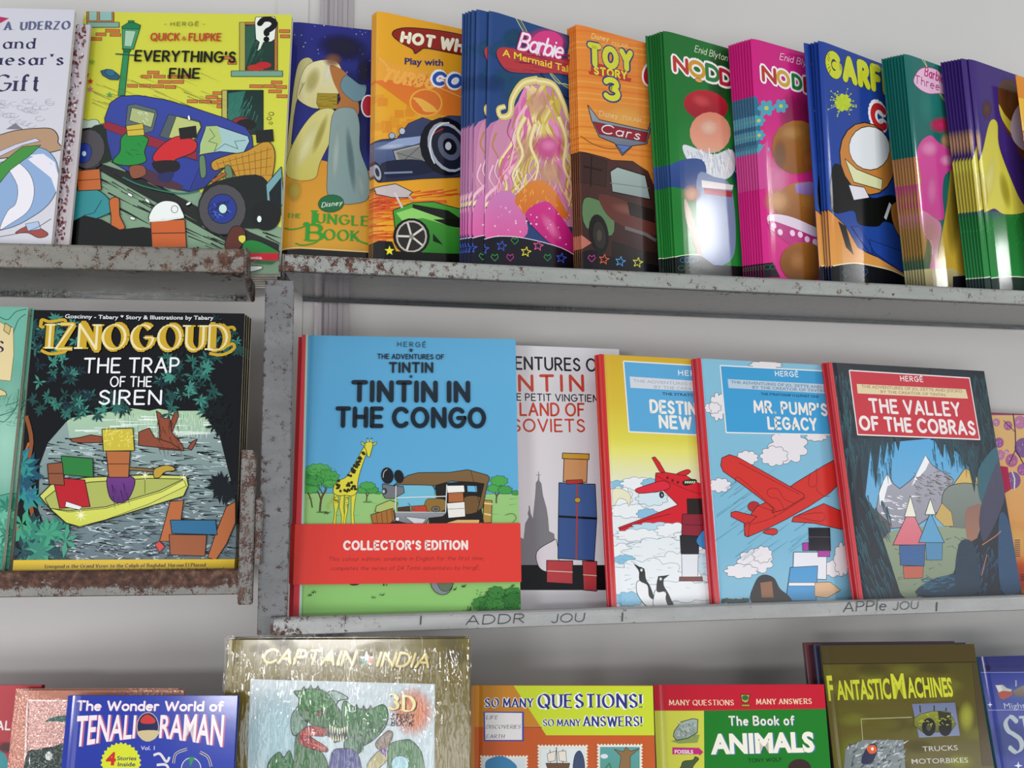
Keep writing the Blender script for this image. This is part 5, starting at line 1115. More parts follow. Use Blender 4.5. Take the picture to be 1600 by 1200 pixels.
def art_valley(A):
    A.base('101820', '12181f', '141c26', '18242c').v(1270, 540, 2.727)
    A.P('230 430 520 405 640 480 720 560 740 640 700 800 560 900 400 1090 320 1000 220 700', '4fa4d8', g='8ab4c8')
    A.P('270 710 285 620 318 555 345 600 370 620 410 590 440 560 480 478 510 520 600 580 560 700 440 780 330 790', 'a6a6b4', g='8f8f9c', ol=3); A.P('282 640 300 590 318 555 336 600 318 610 300 680 286 690', 'eceef2'); A.P('440 560 480 478 496 506 480 540 456 566 420 610', 'eceef2'); A.hatch(50, 420, 540, 580, 680, '6f6a66', 34, 5, 20, 30); A.hatch(26, 290, 650, 430, 760, 'f0f2f4', 40, 6, 10, 20); A.hatch(24, 480, 560, 580, 640, '5d5650', 30, 6, 15, 20)
    A.P('600 600 650 530 700 560 730 620 640 620', 'd0b060', ol=3); A.P('550 660 580 610 660 596 730 620 740 680 720 760 640 800 560 760', '7e8880', g='6a746c', ol=3, sm=1); A.P('520 740 550 680 590 720 600 780 560 780', 'c2a45c', ol=2)
    A.P('210 660 330 770 330 870 260 860 220 760', '5f5c5c', g='4a484a', ol=2); A.P('290 880 340 800 520 780 660 790 720 760 700 900 620 1000 520 1060 400 1090 340 1000', '8c9a80', g='7a8870', sm=1); A.hatch(60, 320, 820, 640, 1040, '55604c', 40, 4, 20, 40)
    A.P('650 720 690 690 720 700 700 860 720 980 700 980 660 860', '8a6458', g='a8765a', sm=1)
    # plain tents and packs where the walkers stood
    A.P('415 700 490 860 340 860', 'd8808c', g='d06a78', ol=3); A.P('415 650 440 740 390 740', 'e8e6d4', ol=2.5); A.P('368 862 478 858 474 950 372 946', '365f94', ol=2.5); A.P('500 720 560 850 450 850', '5a9cc4', ol=3); A.P('500 662 522 730 478 730', 'e8e6d4', ol=2.5); A.P('480 850 552 850 550 924 484 924', '4f86ac', ol=2)
    A.P('384 950 470 950 468 1000 388 1004', 'b8604c', ol=2)
    # cave walls and stalactites
    D = '13202c'
    A.P('80 80 160 100 190 400 240 400 220 640 300 840 380 1090 200 1100 100 500', D); A.P('500 100 740 110 900 1070 440 1080 500 1010 600 980 630 870 700 830 740 700 720 600 690 560 640 500 600 440 500 410', D)
    for q in ('150 400 178 640 190 410', '190 400 220 680 250 410', '240 400 268 620 290 405', '285 400 300 520 320 405', '316 400 326 480 345 405', '346 400 364 460 374 402', '515 405 555 490 560 410', '555 405 596 530 608 410', '600 405 650 540 655 410', '640 430 688 636 710 440'): A.P(q, '1b3440'); 
    A.hatch(90, 100, 100, 170, 640, ('2a5a62'), 90, 5, 85, 8); A.hatch(60, 170, 400, 350, 560, '2a5560', 70, 4, 86, 5); A.hatch(60, 510, 400, 690, 520, '2a5560', 60, 4, 86, 5); A.hatch(80, 680, 130, 780, 560, '1f4a50', 110, 6, 80, 12); A.hatch(70, 180, 640, 320, 1060, '24505c', 110, 7, 70, 10); A.hatch(90, 620, 860, 880, 1050, '2a4a6a', 70, 7, 100, 30)
    A.P('700 560 740 480 790 440 800 520 760 600 720 680', '2c5e6c', sm=1); A.P('715 700 800 480 820 640 760 800 720 840', '46465c', g='3a3a52', sm=1); A.P('790 760 820 730 860 860 890 1040 800 1050', '26486a', sm=1); A.P('440 1070 500 1010 600 985 640 1000 640 1070', '1d3a50', sm=1); A.hatch(40, 460, 1000, 640, 1060, '2f6078', 50, 6, -10, 20); A.P('620 860 680 850 710 980 700 1060 610 1060', '1d3448', sm=1); A.L('720 860 780 820 800 800', 4, 'b8765a'); A.L('718 990 740 900', 4, 'b8765a')
    A.P('154 116 666 148 710 410 190 390', 'c42434', ol=5, oc='ece4e4')
    A.P('186 174 650 196 660 236 190 214', 'e0cfa4'); A.T('HERG\u00c9', (374, 160, 468, 164), 20, 'ece4e4', w=.2, gap=.4)
    A.T('THE ADVENTURES OF JO, ZETTE AND JOCKO', (206, 190, 636, 210), 13, 'a8846c', 'b', .28); A.T('BY THE CREATOR OF TINTIN', (288, 212, 564, 226), 12, 'a8846c', 'b', .28)
    A.T('THE VALLEY', (246, 292, 626, 308), 52, 'ece6e4', w=.22); A.T('OF THE COBRAS', (204, 366, 690, 388), 52, 'ece6e4', w=.24)
    A.strip(0, .0058, 'cc3036'); A.strip(.0026, .0030, '7a1420')
def art_flower(A):
    A.base('d8b478', 'dcb87c', 'd8924a', 'd88a48').v(1500, 620, 3.53)
    A.R(-200, 80, 800, 30, '8a3a6c'); A.B(300, 800, 140, 120, 'eab86c', .8); A.B(330, 1000, 100, 120, 'c84a2c', .8)
    for x, y, r in ((215, 262, 26), (264, 168, 24), (330, 150, 34), (222, 330, 26), (284, 360, 34), (350, 290, 50), (290, 470, 44), (258, 312, 12), (345, 410, 30), (200, 150, 20), (420, 200, 60), (430, 400, 50), (180, 400, 30)):
        A.E(x, y, r, r * 1.1, A.rnd.choice(('a8628c', '7c5a8c', 'b87a9c', '9a5a94'))); A.hatch(8, x - r * .6, y - r * .5, x + r * .4, y + r * .6, 'd8c8dc', 10, 4, 60, 60)
    A.L('292 100 304 200 306 300 350 380', 7, '4a2a4a'); A.L('240 140 300 200', 4, '4a2a4a'); A.L('306 300 270 380', 5, '4a2a4a')
    A.P('218 390 262 396 280 520 240 545', 'a8244c'); A.L([(285, 420), (300, 460), (298, 520)], 8, 'e8e4dc')
    for k in range(9): A.L([(300, 800 + k * 11), (330, 800 + k * 11)], 4, '3a2a4a')
    for k in range(4): A.L([(334, 990 + k * 10), (370, 990 + k * 10)], 4, '3a2a4a')

# ================================================================== covers, bottom row
def art_redbook(A):
    A.base('a8182a', 'b01c2c', '8c1424', '8c1424').v(0, 960, 4)
    A.T('TALES', (-70, 728, 150, 728), 50, 'e8dcdc', w=.22); A.P('-60 860 20 870 50 940 40 1100 -60 1100', '1f8a90', sm=1); A.B(40, 840, 60, 40, '3a0c14', .9)
def art_peach(A):
    A.base('c89080', 'd09a80', 'cc9890', 'c08074').v(0, 960, 4)
    A.B(500, 500, 400, 60, 'c8846c', .8)
    A.P('168 545 1200 550 1200 1400 140 1400', 'd0a49c'); A.L('140 1400 168 545 1200 550', 8, 'e6dcd8'); A.L('158 1300 180 560', 3, '4a3c3c')
    A.P('160 900 240 850 330 835 420 850 420 1300 140 1300', '38443f', sm=1); A.P('280 680 330 650 420 640 420 680 340 675', '46685e', sm=1); A.E(306, 892, 22, 28, 'c8ccc8'); A.P('180 920 186 900 190 960', 'e8e8e4')
def art_tenali(A):
    A.base('25389c', '2a3ea4', '2338a0', '213494').v(0, 960, 4)
    W_ = 'ece0e4'; sh = '6a4a94'
    A.T('The Wonder World of', (484, 608, 1396, 612), 54, sh, w=.24, gap=.22); A.T('The Wonder World of', (479, 606, 1390, 610), 54, W_, w=.24, gap=.22)
    A.T('TENALI', (478, 838, 650, 806, 850, 780), [200, 175, 146], 'b05a84', 'b', .3); A.T('TENALI', (466, 836, 640, 804, 842, 780), [200, 175, 146], W_, 'b', .3)
    A.T('RAMAN', (1004, 778, 1200, 800, 1400, 836), [146, 175, 205], 'b05a84', 'b', .3); A.T('RAMAN', (994, 778, 1190, 800, 1390, 834), [146, 175, 205], W_, 'b', .3)
    A.E(924, 712, 68, 90, '16204e', ol=5, oc='b8b49c'); A.P('862 740 990 736 975 780 940 798 890 792', 'c9b88c', sm=1); A.P('880 665 920 634 968 665 960 690 890 690', 'c23434', sm=1)
    A.T('Vol. 1', (880, 856, 966, 856), 26, 'd8d4e8', 'b', .2)
    A.star(756, 935, 128, 'd0d82e', n=26, inner=.9); A.T('4', (660, 948, 722, 948), 78, 'c02a2a', 'b', .5); A.T('Stories', (732, 920, 852, 920), 26, '1c2a5c', 'b', .3); A.T('Inside', (736, 958, 846, 958), 26, '1c2a5c', 'b', .3)
    for q in ('1085 940 1100 880 1170 850', '1250 870 1300 900 1320 960', '960 890 1000 880 1040 930 1060 900', '980 950 1040 950 1060 1000'): A.L(q, 16, 'd8d4d8', sm=1); 
    for q in ('1085 940 1100 880 1170 850', '1250 870 1300 900 1320 960'): A.L(q, 9, '3a3a5c', sm=1)
    A.E(1195, 975, 62, 70, '3a4a9c', ol=5, oc='d8d8e4'); A.P('1180 900 1220 900 1190 960', '2a8a5a')
def art_captain(A):
    A.base('76692e', '6c6028', '74682e', '7c7034').v(320, 960, 3.636)
    for i in range(30): A.B(A.rnd.uniform(100, 1500), A.rnd.uniform(150, 400), 80, 40, A.rnd.choice(('8a7c3a', '5c5220', '948644')), .5)
    A.P('260 376 1308 404 1290 2200 200 2200', 'c0ccd0', g='90b8c0')
    A.B(400, 700, 200, 300, 'a8ccd4', .8); A.B(1180, 560, 130, 150, 'd8703c', 1); A.B(1170, 570, 80, 100, 'e09050', .7)
    def cap(dx, dy, c, ww):
        A.T('CAPTAIN', (328 + dx, 282 + dy, 838 + dx, 296 + dy), 76, c, w=ww, slant=.3, gap=.26); A.T('INDIA', (980 + dx, 300 + dy, 1268 + dx, 308 + dy), 74, c, w=ww, slant=.3, gap=.26)
    cap(5, 5, '3a3214', .26); cap(0, 0, 'c0a850', .22); cap(-1, -2, 'ded08a', .10)
    A.star(920, 262, 46, 'd8d8dc'); A.star(934, 268, 34, 'c87a5c'); A.star(908, 274, 32, '4a8a6a'); A.star(920, 258, 18, 'e8e8ec')
    # green horned monster
    gr = '3a6f3c'
    A.P('490 600 520 540 560 520 600 560 560 680 500 690', '6a8a78', ol=5, sm=1); A.P('700 450 740 442 800 470 812 490 760 500 730 560 690 500', '8aa49a', ol=5, sm=1)
    A.P('506 448 540 440 600 430 660 436 700 460 760 540 790 600 820 660 780 720 700 700 620 640 560 600 530 540 536 490', '3f7a40', g='2c5c30', ol=5, sm=1)
    A.P('790 500 860 540 940 545 1010 520 1040 560 1030 640 960 720 880 760 820 720 780 620', '447f48', g='2c5a36', ol=5, sm=1); A.P('520 700 560 690 640 760 700 860 700 1000 520 1000 510 820', '2f6434', ol=5, sm=1)
    A.P('540 680 600 640 690 660 680 700 600 700 690 760 690 790 600 770 540 740', '8e2a26', ol=4, sm=1); A.L('560 690 640 680', 6, 'd8603a'); A.L('600 740 680 770', 6, 'd8603a')
    A.P('800 720 900 700 900 760 870 800 800 790', '3c6c4c', ol=4, sm=1)
    A.P('700 640 760 690 820 640 800 720 740 740 704 700', '181c18')
    for k in range(8): A.P([(706 + k * 14, 640 + abs(k - 4) * -6 + 20), (716 + k * 14, 640 - abs(k - 4) * 6 + 20), (712 + k * 14, 690)], 'd8d8b8')
    for k in range(6): A.P([(712 + k * 14, 730), (722 + k * 14, 724), (716 + k * 14, 690)], 'd8d8b8')
    A.hatch(50, 540, 450, 740, 620, '1d4424', 50, 5, 30, 40); A.hatch(30, 830, 560, 1010, 700, '1d4424', 60, 5, -20, 40); A.hatch(26, 540, 460, 720, 560, '6aa860', 34, 5, 20, 40); A.E(654, 574, 14, 10, '8a2a1a', ol=3)
    for k, (x, y) in enumerate(((560, 436), (600, 430), (640, 434), (860, 540), (900, 546), (940, 545))): A.P([(x - 14, y + 4), (x + 4, y - 22), (x + 16, y + 6)], '2c5c30', ol=3)
    A.L('630 560 680 556 700 580', 8, '143018', sm=1); A.hatch(20, 820, 700, 900, 780, '1d4424', 40, 5, 80, 20)
    A.P('360 860 420 790 450 820 480 780 500 830 520 900 500 1000 360 1000', '2f6c38', ol=5, sm=1)
    A.P('720 800 790 770 860 790 890 880 880 1000 720 1000', '3a3f7c', ol=5, sm=1); A.P('970 740 1040 670 1070 690 1040 760 1000 780', '7a6a5a', ol=4, sm=1); A.P('920 870 980 790 1030 780 1040 830 960 900', 'a8a070', ol=4, sm=1); A.P('990 780 1030 770 1030 820', '5a3a8c')
    A.P('1050 750 1140 720 1180 730 1230 790 1250 900 1240 1000 1050 1000 1040 860', '3a7040', ol=5, sm=1); A.E(1110, 860, 50, 50, '9ac4cc', ol=4)
    A.T('3D', (1056, 548, 1196, 566), 84, '5a3010', 's', .26); A.T('3D', (1050, 544, 1190, 562), 84, 'e8dc9a', 's', .24)
    A.T('STORY', (1058, 604, 1186, 606), 30, '1a1028', w=.22, slant=.2); A.T('BOOK', (1060, 640, 1180, 642), 30, '1a1028', w=.22, slant=.2)
def stamp(A, x, y, w, h, c, g=None):
    A.R(x, y, w, h, 'e8e2d4')
    n = int(w / 14)
    for k in range(n + 1): A.E(x + k * w / n, y, 5, 6, 'e8e2d4', n=8)
    for k in range(int(h / 14)): A.E(x, y + k * 14, 6, 5, 'e8e2d4', n=8); A.E(x + w, y + k * 14, 6, 5, 'e8e2d4', n=8)
    A.R(x + 8, y + 8, w - 16, h, c, g=g)
def art_quest(A):
    A.base('c4862c', 'c4862c', 'c8642c', 'c8642c').v(720, 1040, 2.759)
    A.P('30 274 860 276 860 2000 20 2000', 'c05a28', g='b85024'); A.P('228 96 860 98 860 310 368 310', 'c4d432')
    A.L('150 274 350 276', 2, '3a2a5a')
    B_ = '2a3484'
    def t(s, b, c, w_):
        A.T(s, b, c, 'f0f0ea', 's', w_ + .2); A.T(s, b, c, B_, 's', w_)
    t('SO MANY', (106, 188, 310, 188), 36, .22); t('QUESTIONS!', (336, 190, 778, 190), 56, .22); t('SO MANY', (356, 270, 514, 270), 28, .22); t('ANSWERS!', (530, 270, 780, 270), 40, .22)
    A.P('98 208 272 208 272 336 100 336', '4a4a9c'); A.P('104 212 264 214 264 330 106 330', 'e4e0e0')
    for s_, x1, y in (('LIFE', 158, 240), ('DISCOVERIES', 256, 281), ('EARTH', 186, 322)): A.T(s_, (110, y, x1, y), 15, '3a3a4a', 's', .18, slant=.25)
    stamp(A, 88, 402, 196, 300, 'd4dce0', '8cb0c4'); A.P('110 420 180 400 240 440 220 470 120 470', '3a7ca8', sm=1)
    stamp(A, 336, 356, 206, 300, 'd8e0e0'); A.L('412 362 416 470', 4, '5a4a3c'); A.L('440 370 440 470', 4, '5a4a3c'); A.L('384 372 388 470', 3, '5a4a3c'); A.P('366 430 470 430 460 470 380 470', '6a4c34', ol=2); A.P('372 390 410 376 406 420 376 424', 'e4dccc', ol=2); A.P('420 380 452 376 456 424 424 420', 'e4dccc', ol=2); A.P('490 400 512 376 530 410 530 470 486 470', '3c4c6c', sm=1, ol=2)
    stamp(A, 592, 352, 186, 300, '5a9c9c', '4a8a5c'); A.P('680 470 690 400 660 370 700 380 712 360 730 378 770 366 730 400 730 470', '8a6a44', ol=2); A.E(618, 400, 16, 10, 'd8dce0'); A.L('610 470 640 430 650 460', 6, '2f7a4c')
    A.P('42 96 60 96 56 2000 38 2000', 'c88a44')
def art_animals(A):
    A.base('c0182c', 'b81428', '1e7d28', '1e7d28').v(720, 1040, 2.759)
    A.P('820 80 1600 80 1640 190 826 196', 'c01a30'); A.P('826 202 1050 202 1060 2000 820 2000', 'ccd04c'); A.P('1048 202 1700 192 1800 2000 1060 2000', '1b7a24')
    A.T('MANY QUESTIONS', (900, 178, 1176, 178), 22, 'ecd8b4', 's', .2); A.T('MANY ANSWERS', (1276, 174, 1512, 172), 22, 'ecd8b4', 's', .2)
    A.P('1206 132 1246 132 1240 162 1228 170 1212 162', 'b8a444', ol=3); A.E(1226, 146, 14, 11, '2f6a3c'); A.R(1210, 174, 36, 10, 'a89438', ol=2)
    A.P('906 334 990 300 1030 306 1020 340 940 344', '8a9c54'); A.P('920 290 950 250 1000 236 1022 240 1020 296 980 320 930 330 916 312', 'a4b4ac', g='8a9a94', ol=3); A.hatch(40, 930, 250, 1010, 310, '66746c', 18, 3, 40, 60); A.hatch(30, 930, 250, 1010, 310, 'd4dcd4', 14, 3, 40, 60)
    A.P('912 360 1026 362 1046 380 1030 396 1026 390 912 390', 'c02a78'); A.T('FOSSILS', (922, 386, 1002, 387), 16, 'ece4ec', 'b', .4)
    A.P('950 441 960 420 1000 414 1010 400 1026 410 1010 430 1000 450 1020 470 940 470', '4a5a3a', sm=1, ol=2)
    A.T('The Book of', (1162, 266, 1440, 264), 36, '3a6c8c', w=.24); A.T('The Book of', (1158, 264, 1436, 262), 36, 'ece8d4', w=.2)
    A.T('ANIMALS', (1084, 388, 1532, 378), 84, '4a7ca4', 'b', .5); A.T('ANIMALS', (1078, 386, 1526, 376), 84, 'f0ecdc', 'b', .5)
    A.T('TONY WOLF', (1240, 424, 1384, 420), 15, '102c14', w=.16)
    A.E(1460, 450, 50, 40, '3a2a24')
    A.P('820 90 832 90 838 2000 820 2000', 'd0344a')
def art_machines(A):
    A.base('5a501c', '4c4418', '6c6424', '706a24').v(1240, 980, 4.444)
    for i in range(36): A.B(A.rnd.uniform(200, 1300), A.rnd.uniform(300, 1000), 120, 60, A.rnd.choice(('7a7428', '4c461a', '8c8c30')), .4)
    A.B(1200, 640, 60, 120, 'a8a832', .8); A.B(420, 900, 140, 160, '8c9430', .6); A.B(1150, 950, 120, 60, '9ca030', .6)
    A.P('160 140 1260 125 1280 262 190 272', '4a3e1a'); A.L('190 272 800 266 1262 258', 6, '2a2410'); A.P('1240 270 1262 262 1420 980 1310 980', '4a3e24')
    A.L('465 655 820 642', 6, 'a8a878'); A.L('468 655 482 840', 6, 'a8a878'); A.L('760 800 764 1000', 5, '8c8c60')
    Yc = 'c8cc34'
    A.T('F', (244, 522, 284, 520), 172, Yc, 'b', .4); A.T('ANTASTIC', (304, 518, 680, 510), [132, 142], Yc, 'b', .4); A.T('M', (692, 508, 784, 505), 172, Yc, 'b', .4); A.T('ACHINES', (796, 504, 1110, 494), [142, 130], Yc, 'b', .4)
    A.P('820 550 1120 540 1154 770 870 784', '6a7494', g='7c86a0'); A.P('836 650 880 620 960 600 1060 600 1100 640 1126 690 1090 740 900 750 836 700', '8a9030', g='5a5c24', ol=3); A.P('1000 600 1090 610 1100 700 1020 740', '33341c'); A.E(938, 710, 46, 62, '1c1c1e', ol=3); A.E(1052, 716, 44, 56, '201f1e', ol=3); A.E(938, 712, 18, 26, '4a4a3a'); A.L('880 610 876 560', 8, '24241c'); A.L('975 600 975 560', 8, '24241c'); A.L('1056 600 1060 576', 8, '24241c'); A.hatch(30, 860, 620, 1110, 700, 'b8bc48', 26, 7, 20, 50)
    A.P('360 860 480 800 760 800 790 1200 330 1200', '7a8484'); A.hatch(110, 370, 820, 770, 1000, ['a8b0b4', '4a545c', '8c9498', 'c8ccd4'], 50, 12, -40, 40); A.P('470 960 490 880 530 830 570 830 580 880 540 960', '2c2c4c', sm=1); A.P('506 850 560 836 576 880 530 896', 'd8602c', sm=1); A.E(546, 862, 10, 12, 'ece4dc')
    A.T('TRUCKS', (896, 880, 1140, 870), 36, 'c4c4b8', 'b', .2); A.T('MOTORBIKES', (820, 966, 1212, 956), 36, 'c4c4b8', 'b', .2)
def art_ships(A):
    A.base('28348c', '2a3894', '3450a4', '2c4498').v(1240, 980, 4.444)
    A.P('1200 220 1800 215 1800 325 1290 330', '25286c'); A.L('1292 332 1800 330', 4, '8c94c0'); A.L('1350 594 1800 590', 5, '8c94c0'); A.T('AMAZING MACHINES', (1406, 300, 1800, 296), 16, '181a3c', 's', .22)
    A.P('1335 292 1350 280 1368 290 1360 318 1340 318', '181a3c', sm=1); A.B(1600, 480, 200, 90, '4a6cb8', .6); A.B(1500, 800, 160, 150, '1f3c8c', .7)
    A.P('1400 420 1450 416 1480 440 1520 450 1500 480 1440 516', 'b0b4b0', ol=2); A.P('1420 462 1520 470 1500 500 1444 518', 'a0402c', sm=1); A.P('1520 460 1620 410 1800 400 1800 520 1540 500', '8c7c70', g='4c4444'); A.L('1544 430 1544 386', 8, 'b4b4b0'); A.P('1400 420 1440 424 1450 460 1424 470', 'ccd0cc')
    A.T('Mighty', (1464, 584, 1640, 582), 42, 'a8b4c8', 'b', .16)
    A.T('SHIPS', (1500, 890, 2100, 860), 250, 'a8b4bc', 's', .16); A.star(1364, 556, 20, 'dfe4f4', n=4, inner=.3); A.star(1560, 980, 30, 'dfe4f4', n=4, inner=.3)

# ================================================================== the books, top row
B = book
gi = B('picture_book', 'gift', 'white large comic with blue stripes and a green band, leftmost on the upper left shelf', art_gift, 'soft', .006, 'd8d4dc')
POSE['mottled'] = tuple(POSE['gift'][:1]) + (POSE['gift'][1] + .012,) + POSE['gift'][2:6] + (POSE['gift'][6] + .013, .296)
B('picture_book', 'mottled', 'brown and white speckled edge of the book behind the white comic at far left', art_mottled, 'soft', .005, 'b0a4a4')
q = B('comic_book', 'quick', 'front copy of the yellow street comic with a blue van on its cover', art_quick, 'soft', .009, 'd8d8d0', group='copies of the yellow street comic')
for i in range(5):
    dup(q, (-.007 - .0015 * (i % 2), .0135 * (i + 1), 0), .1 * i, '%s copy from the front of the yellow street comic, pages seen from below' % ordinal(i + 1), 'quick')
j = B('thin_book', 'jungle', 'thin blue and orange book with green title, just right of the yellow street comic', art_jungle, 'thin', .0026, '8a6420')
h = B('thin_book', 'hot', 'front copy of the thin yellow book with a blue car above a green car', art_hot, 'thin', .0026, 'd89a30')
fan(h, 'hot', (3, 6, 9), '%s copy from the front of the yellow racing car book', 'copies of the thin yellow racing car book')
h = B('thin_book', 'barbie', 'front copy of the thin blue book with pink and gold swirls', art_mermaid, 'thin', .0026, '1d3a70')
fan(h, 'barbie', (20, 28, 34, 39, 44), '%s copy from the front of the blue book with pink and gold swirls', 'copies of the thin blue book with pink swirls', .3)
h = B('thin_book', 'toy', 'front copy of the thin orange book with a brown tow truck at its foot', art_toy, 'thin', .0026, 'd8702a')
fan(h, 'toy', (3, 6.5, 10, 13), '%s copy from the front of the orange book with the brown tow truck', 'copies of the thin orange truck book')
h = B('thin_book', 'noddy', 'front copy of the thin green book with multicoloured title letters and a bright glare', art_green, 'thin', .0026, '1c6a2a')
fan(h, 'noddy', (5, 8.5, 12, 15.5, 20, 26), '%s copy from the front of the thin green book', 'copies of the thin green book', .12)
h = B('thin_book', 'noddy2', 'front copy of the thin pink book with brown rounded shapes and a spotted frill', art_pink, 'thin', .0026, 'c41f78')
fan(h, 'noddy2', (4, 8, 12, 16, 19.5, 23, 26.5, 30), '%s copy from the front of the thin pink book', 'copies of the thin pink book')
h = B('thin_book', 'garf', 'front copy of the thin royal blue book with yellow title and a lime paint splash', art_garf, 'thin', .0026, '1c3c90')
fan(h, 'garf', (5, 9, 20), '%s copy from the front of the royal blue book with the paint splash', 'copies of the thin royal blue book', .3)
h = B('thin_book', 'b3', 'front copy of the thin teal book with a pink title cloud and pink cloth', art_teal, 'thin', .0026, '186058')
fan(h, 'b3', (4, 8, 12, 16, 19.5, 23, 27), '%s copy from the front of the thin teal book', 'copies of the thin teal book')
h = B('thin_book', 'beauty', 'front copy of the thin purple and green book with a yellow bell shape', art_gown, 'thin', .0026, '3c2670')
fan(h, 'beauty', (12, 16, 20, 24, 28, 32, 36), '%s copy from the front of the thin purple and green book', 'copies of the thin purple and green book', .12)
h = B('thin_book', 'last', 'thin orange book cut off by the right edge of the top row', art_orange, 'thin', .0026, 'd08020')

# ------------------------------------------------------------------ middle row
te = B('comic_book', 'teal', 'sea green comic with a parchment scroll, leftmost on the middle left shelf', art_sea, 'soft', .006, 'd4d8cc')
dup(te, (.0035, .008, 0), 0, 'second comic behind the sea green one, its blue and cream edge showing')
iz = B('comic_book', 'izno', 'front copy of the black jungle comic with a yellow tub on the water', art_izno, 'soft', .006, 'd0c89c', group='copies of the black jungle comic')
for i in range(3): dup(iz, (.0011 * (i + 1), .0068 * (i + 1), 0), .4 * (i + 1), '%s copy from the front of the black jungle comic, its edge showing' % ordinal(i + 1), 'izno')
co = B('comic_album', 'congo', 'large blue hardback album with giraffe and red paper band, front copy', art_congo, 'hard', .012, 'c8303c', group='copies of the blue giraffe album')
# paper band round the album
bnd = Art('congo', x0=-.0005, curl=curl_hard, cuts=CUT_HARD)
bnd.w = POSE['congo'][6] + .0005; bnd.k = 440
za = bnd.loc(640, 915)[1]; zb = bnd.loc(640, 822)[1]
mb = MB(); W_ = POSE['congo'][6] + .0008
mb.box(-.0008, W_, -.0040, -.0036, za, zb); mb.box(-.0010, -.0006, -.0038, .0125, za, zb); mb.box(W_ - .0002, W_ + .0002, -.0038, .0125, za, zb); mb.box(-.0008, W_, .0123, .0127, za, zb)
band = mb.build('paper_band', M_COVER('d8382e', .2), co); tag(band, 'red paper band with white lettering')
bnd.k = 560; bnd.v(460, 680, 4.286)
bnd.T("COLLECTOR'S EDITION", (334, 780, 1154, 778), 52, 'ecdcd8', w=.28)
bnd.T('This colour edition, available in English for the first time,', (228, 858, 1266, 852), 26, '8a2a2c', w=.09, slant=.25); bnd.T('completes the series of 24 Tintin adventures by Herg\u00c9.', (246, 920, 1236, 916), 26, '8a2a2c', w=.09, slant=.25)
me = bnd.mesh('band_print'); o = bpy.data.objects.new('band_print', me); COL.objects.link(o); o.parent = band
o.location = (0, 0, 0)
dup(co, (-.0058, .0172, 0), .2, 'second copy behind the blue giraffe album, only its red spine showing', 'congo')
sv = B('comic_album', 'soviet', 'white album with black and red lettering, tucked behind the blue giraffe album', art_soviet, 'hard', .010, 'd4ccd4')
de = B('comic_album', 'destin', 'front copy of the yellow-topped album with red plane over snow and two sea birds', art_destin, 'hard', .0065, 'c8303c', group='copies of the yellow snow album')
dup(de, (-.0015, .0068, 0), .1, 'second copy behind the yellow-topped snow album, its red spine showing', 'destin')
pu = B('comic_album', 'pump', 'front copy of the pale blue album with a large red plane seen from below', art_pump, 'hard', .0065, 'c8303c', group='copies of the pale blue plane album')
dup(pu, (-.0015, .0068, 0), .1, 'second copy behind the pale blue plane album, its red spine showing', 'pump')
va = B('comic_album', 'valley', 'front copy of the dark cave album with mountains and a red title panel', art_valley, 'hard', .0065, 'c8303c', group='copies of the dark cave album', pm=M_MATTE)
dup(va, (-.0015, .0068, 0), .1, 'second copy behind the dark cave album, its red spine showing', 'valley')
B('picture_book', 'flower', 'cream book with purple glitter flowers at the right edge of the middle row', art_flower, 'soft', .006, 'd8b478')

# ------------------------------------------------------------------ bottom row
p = POSE['peach']; POSE['red'] = (p[0] - .150, p[1] + .026, p[2], p[3], p[4], 0, .160, .3165)
B('story_book', 'red', 'dark red book at the far left of the bottom row', art_redbook, 'hard', .008, '9c1828')
pe = B('story_book', 'peach', 'front copy of the peach glitter book with a white inner frame', art_peach, 'hard', .006, 'c88878', group='copies of the peach glitter book', pm=M_HOLO)
dup(pe, (-.0085, .0085, 0), .3, 'second copy behind the peach glitter book, showing at its left', 'peach'); 
B('story_book', 'tenali', 'blue story book with white lettering and a yellow starburst in the bottom row', art_tenali, 'hard', .008, '22348c')
ca = B('story_book', 'captain', 'large olive gold book in shrink wrap with a green monster, front copy', art_captain, 'hard', .012, '6c6028', group='copies of the wrapped olive gold book')
def b_film(nt, b):
    n1 = noise(nt, 14, 4, .55, stretch=(4.0, 1, .6)); n2 = noise(nt, 50, 3, .5, stretch=(1.5, 1, .4))
    ad = N(nt, 'ShaderNodeMath', operation='MULTIPLY_ADD'); ad.inputs[1].default_value = .45
    nt.links.new(n2.outputs[0], ad.inputs[0]); nt.links.new(n1.outputs[0], ad.inputs[2])
    bp = N(nt, 'ShaderNodeBump'); bp.inputs['Strength'].default_value = .7; bp.inputs['Distance'].default_value = .010
    nt.links.new(ad.outputs[0], bp.inputs['Height'])
    gl = N(nt, 'ShaderNodeBsdfGlossy'); gl.inputs['Roughness'].default_value = .07; tr = N(nt, 'ShaderNodeBsdfTransparent')
    nt.links.new(bp.outputs[0], gl.inputs['Normal'])
    mx = N(nt, 'ShaderNodeMixShader'); mx.inputs[0].default_value = .045
    nt.links.new(tr.outputs[0], mx.inputs[1]); nt.links.new(gl.outputs[0], mx.inputs[2])
    nt.links.new(mx.outputs[0], nt.nodes['Material Output'].inputs[0])
M_FILM = mat('shrink_wrap', build=b_film)
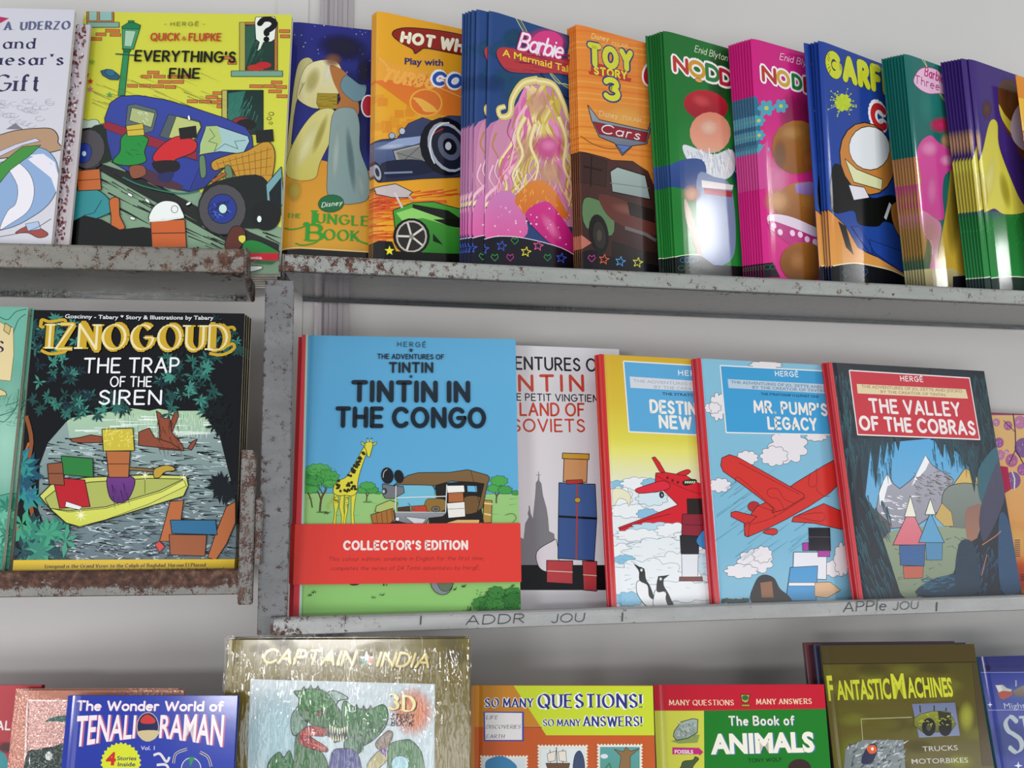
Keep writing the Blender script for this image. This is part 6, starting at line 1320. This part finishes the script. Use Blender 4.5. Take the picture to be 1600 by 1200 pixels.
def wrap(root, w, h, t, seed):
    """crumpled clear film close round a book"""
    rr = random.Random(seed); nx, nz = 56, 72; v = []; f = []
    for j in range(nz + 1):
        for i in range(nx + 1):
            x, z = -.0015 + (w + .003) * i / nx, -.001 + (h + .003) * j / nz
            e = min(x + .0015, w + .0015 - x, h + .002 - z)
            v.append((x + .0006 * sin(z * 90 + seed), -.0042 - min(.0016, e * .15) * (1 + .6 * sin(x * 260 + 3 * sin(z * 40)) * math.exp(-e / .02)), z))
    for j in range(nz):
        for i in range(nx): a = j * (nx + 1) + i; f.append((a, a + 1, a + nx + 2, a + nx + 1))
    b0 = len(v)
    ring = [(-.0015, -.0042), (w + .0015, -.0042), (w + .0015, t + .0015), (-.0015, t + .0015)]
    m = MB(); m.v = v; m.f = f
    for (x, y), (x2, y2) in ((ring[0], ring[3]), (ring[1], ring[2])):
        k = len(m.v); m.v += [(x, y, -.001), (x2, y2, -.001), (x2, y2, h + .002), (x, y, h + .002)]; m.f.append((k, k + 1, k + 2, k + 3))
    k = len(m.v); m.v += [(-.0015, -.0042, h + .002), (w + .0015, -.0042, h + .002), (w + .0015, t + .0015, h + .002), (-.0015, t + .0015, h + .002)]; m.f.append((k, k + 1, k + 2, k + 3))
    me = bpy.data.meshes.new('shrink_wrap'); me.from_pydata(m.v, [], m.f); me.polygons.foreach_set('use_smooth', [True] * len(m.f)); me.update()
    return link('shrink_wrap', me, M_FILM, root)
wrap(ca, POSE['captain'][6], POSE['captain'][7], .012, 2)
dup(ca, (-.003, .016, 0), .3, 'second copy of the wrapped olive gold book, standing right behind the first', 'captain')
B('activity_book', 'quest', 'orange book with lime corner and stamp pictures in the bottom row', art_quest, 'hard', .009, 'c88a44')
B('activity_book', 'animals', 'green and red animal book with a rock picture in the bottom row', art_animals, 'hard', .009, 'b81428')
ma = B('activity_book', 'machines', 'dark olive book with yellow title and a truck picture, front of its stack, bottom row', art_machines, 'hard', .010, '4c4418')
for (dx, dy, colr, lab) in ((-.0045, .012, '2a2c4c', 'navy blue edge of the book right behind the dark olive book'), (-.0125, .024, '5c2c34', 'reddish brown edge of the rearmost book behind the dark olive book')):
    c3 = dup(ma, (dx, dy, 0), 0, lab); c3['group'] = 'books stacked behind the dark olive book'
    for c in list(c3.children):
        if c.name.startswith('cover_print'): bpy.data.objects.remove(c)
        elif c.name.startswith('cover'): c.data = c.data.copy(); c.data.materials[0] = M_COVER(colr)
B('activity_book', 'ships', 'blue book with a ship picture at the right end of the bottom row', art_ships, 'hard', .009, '2c7c94')
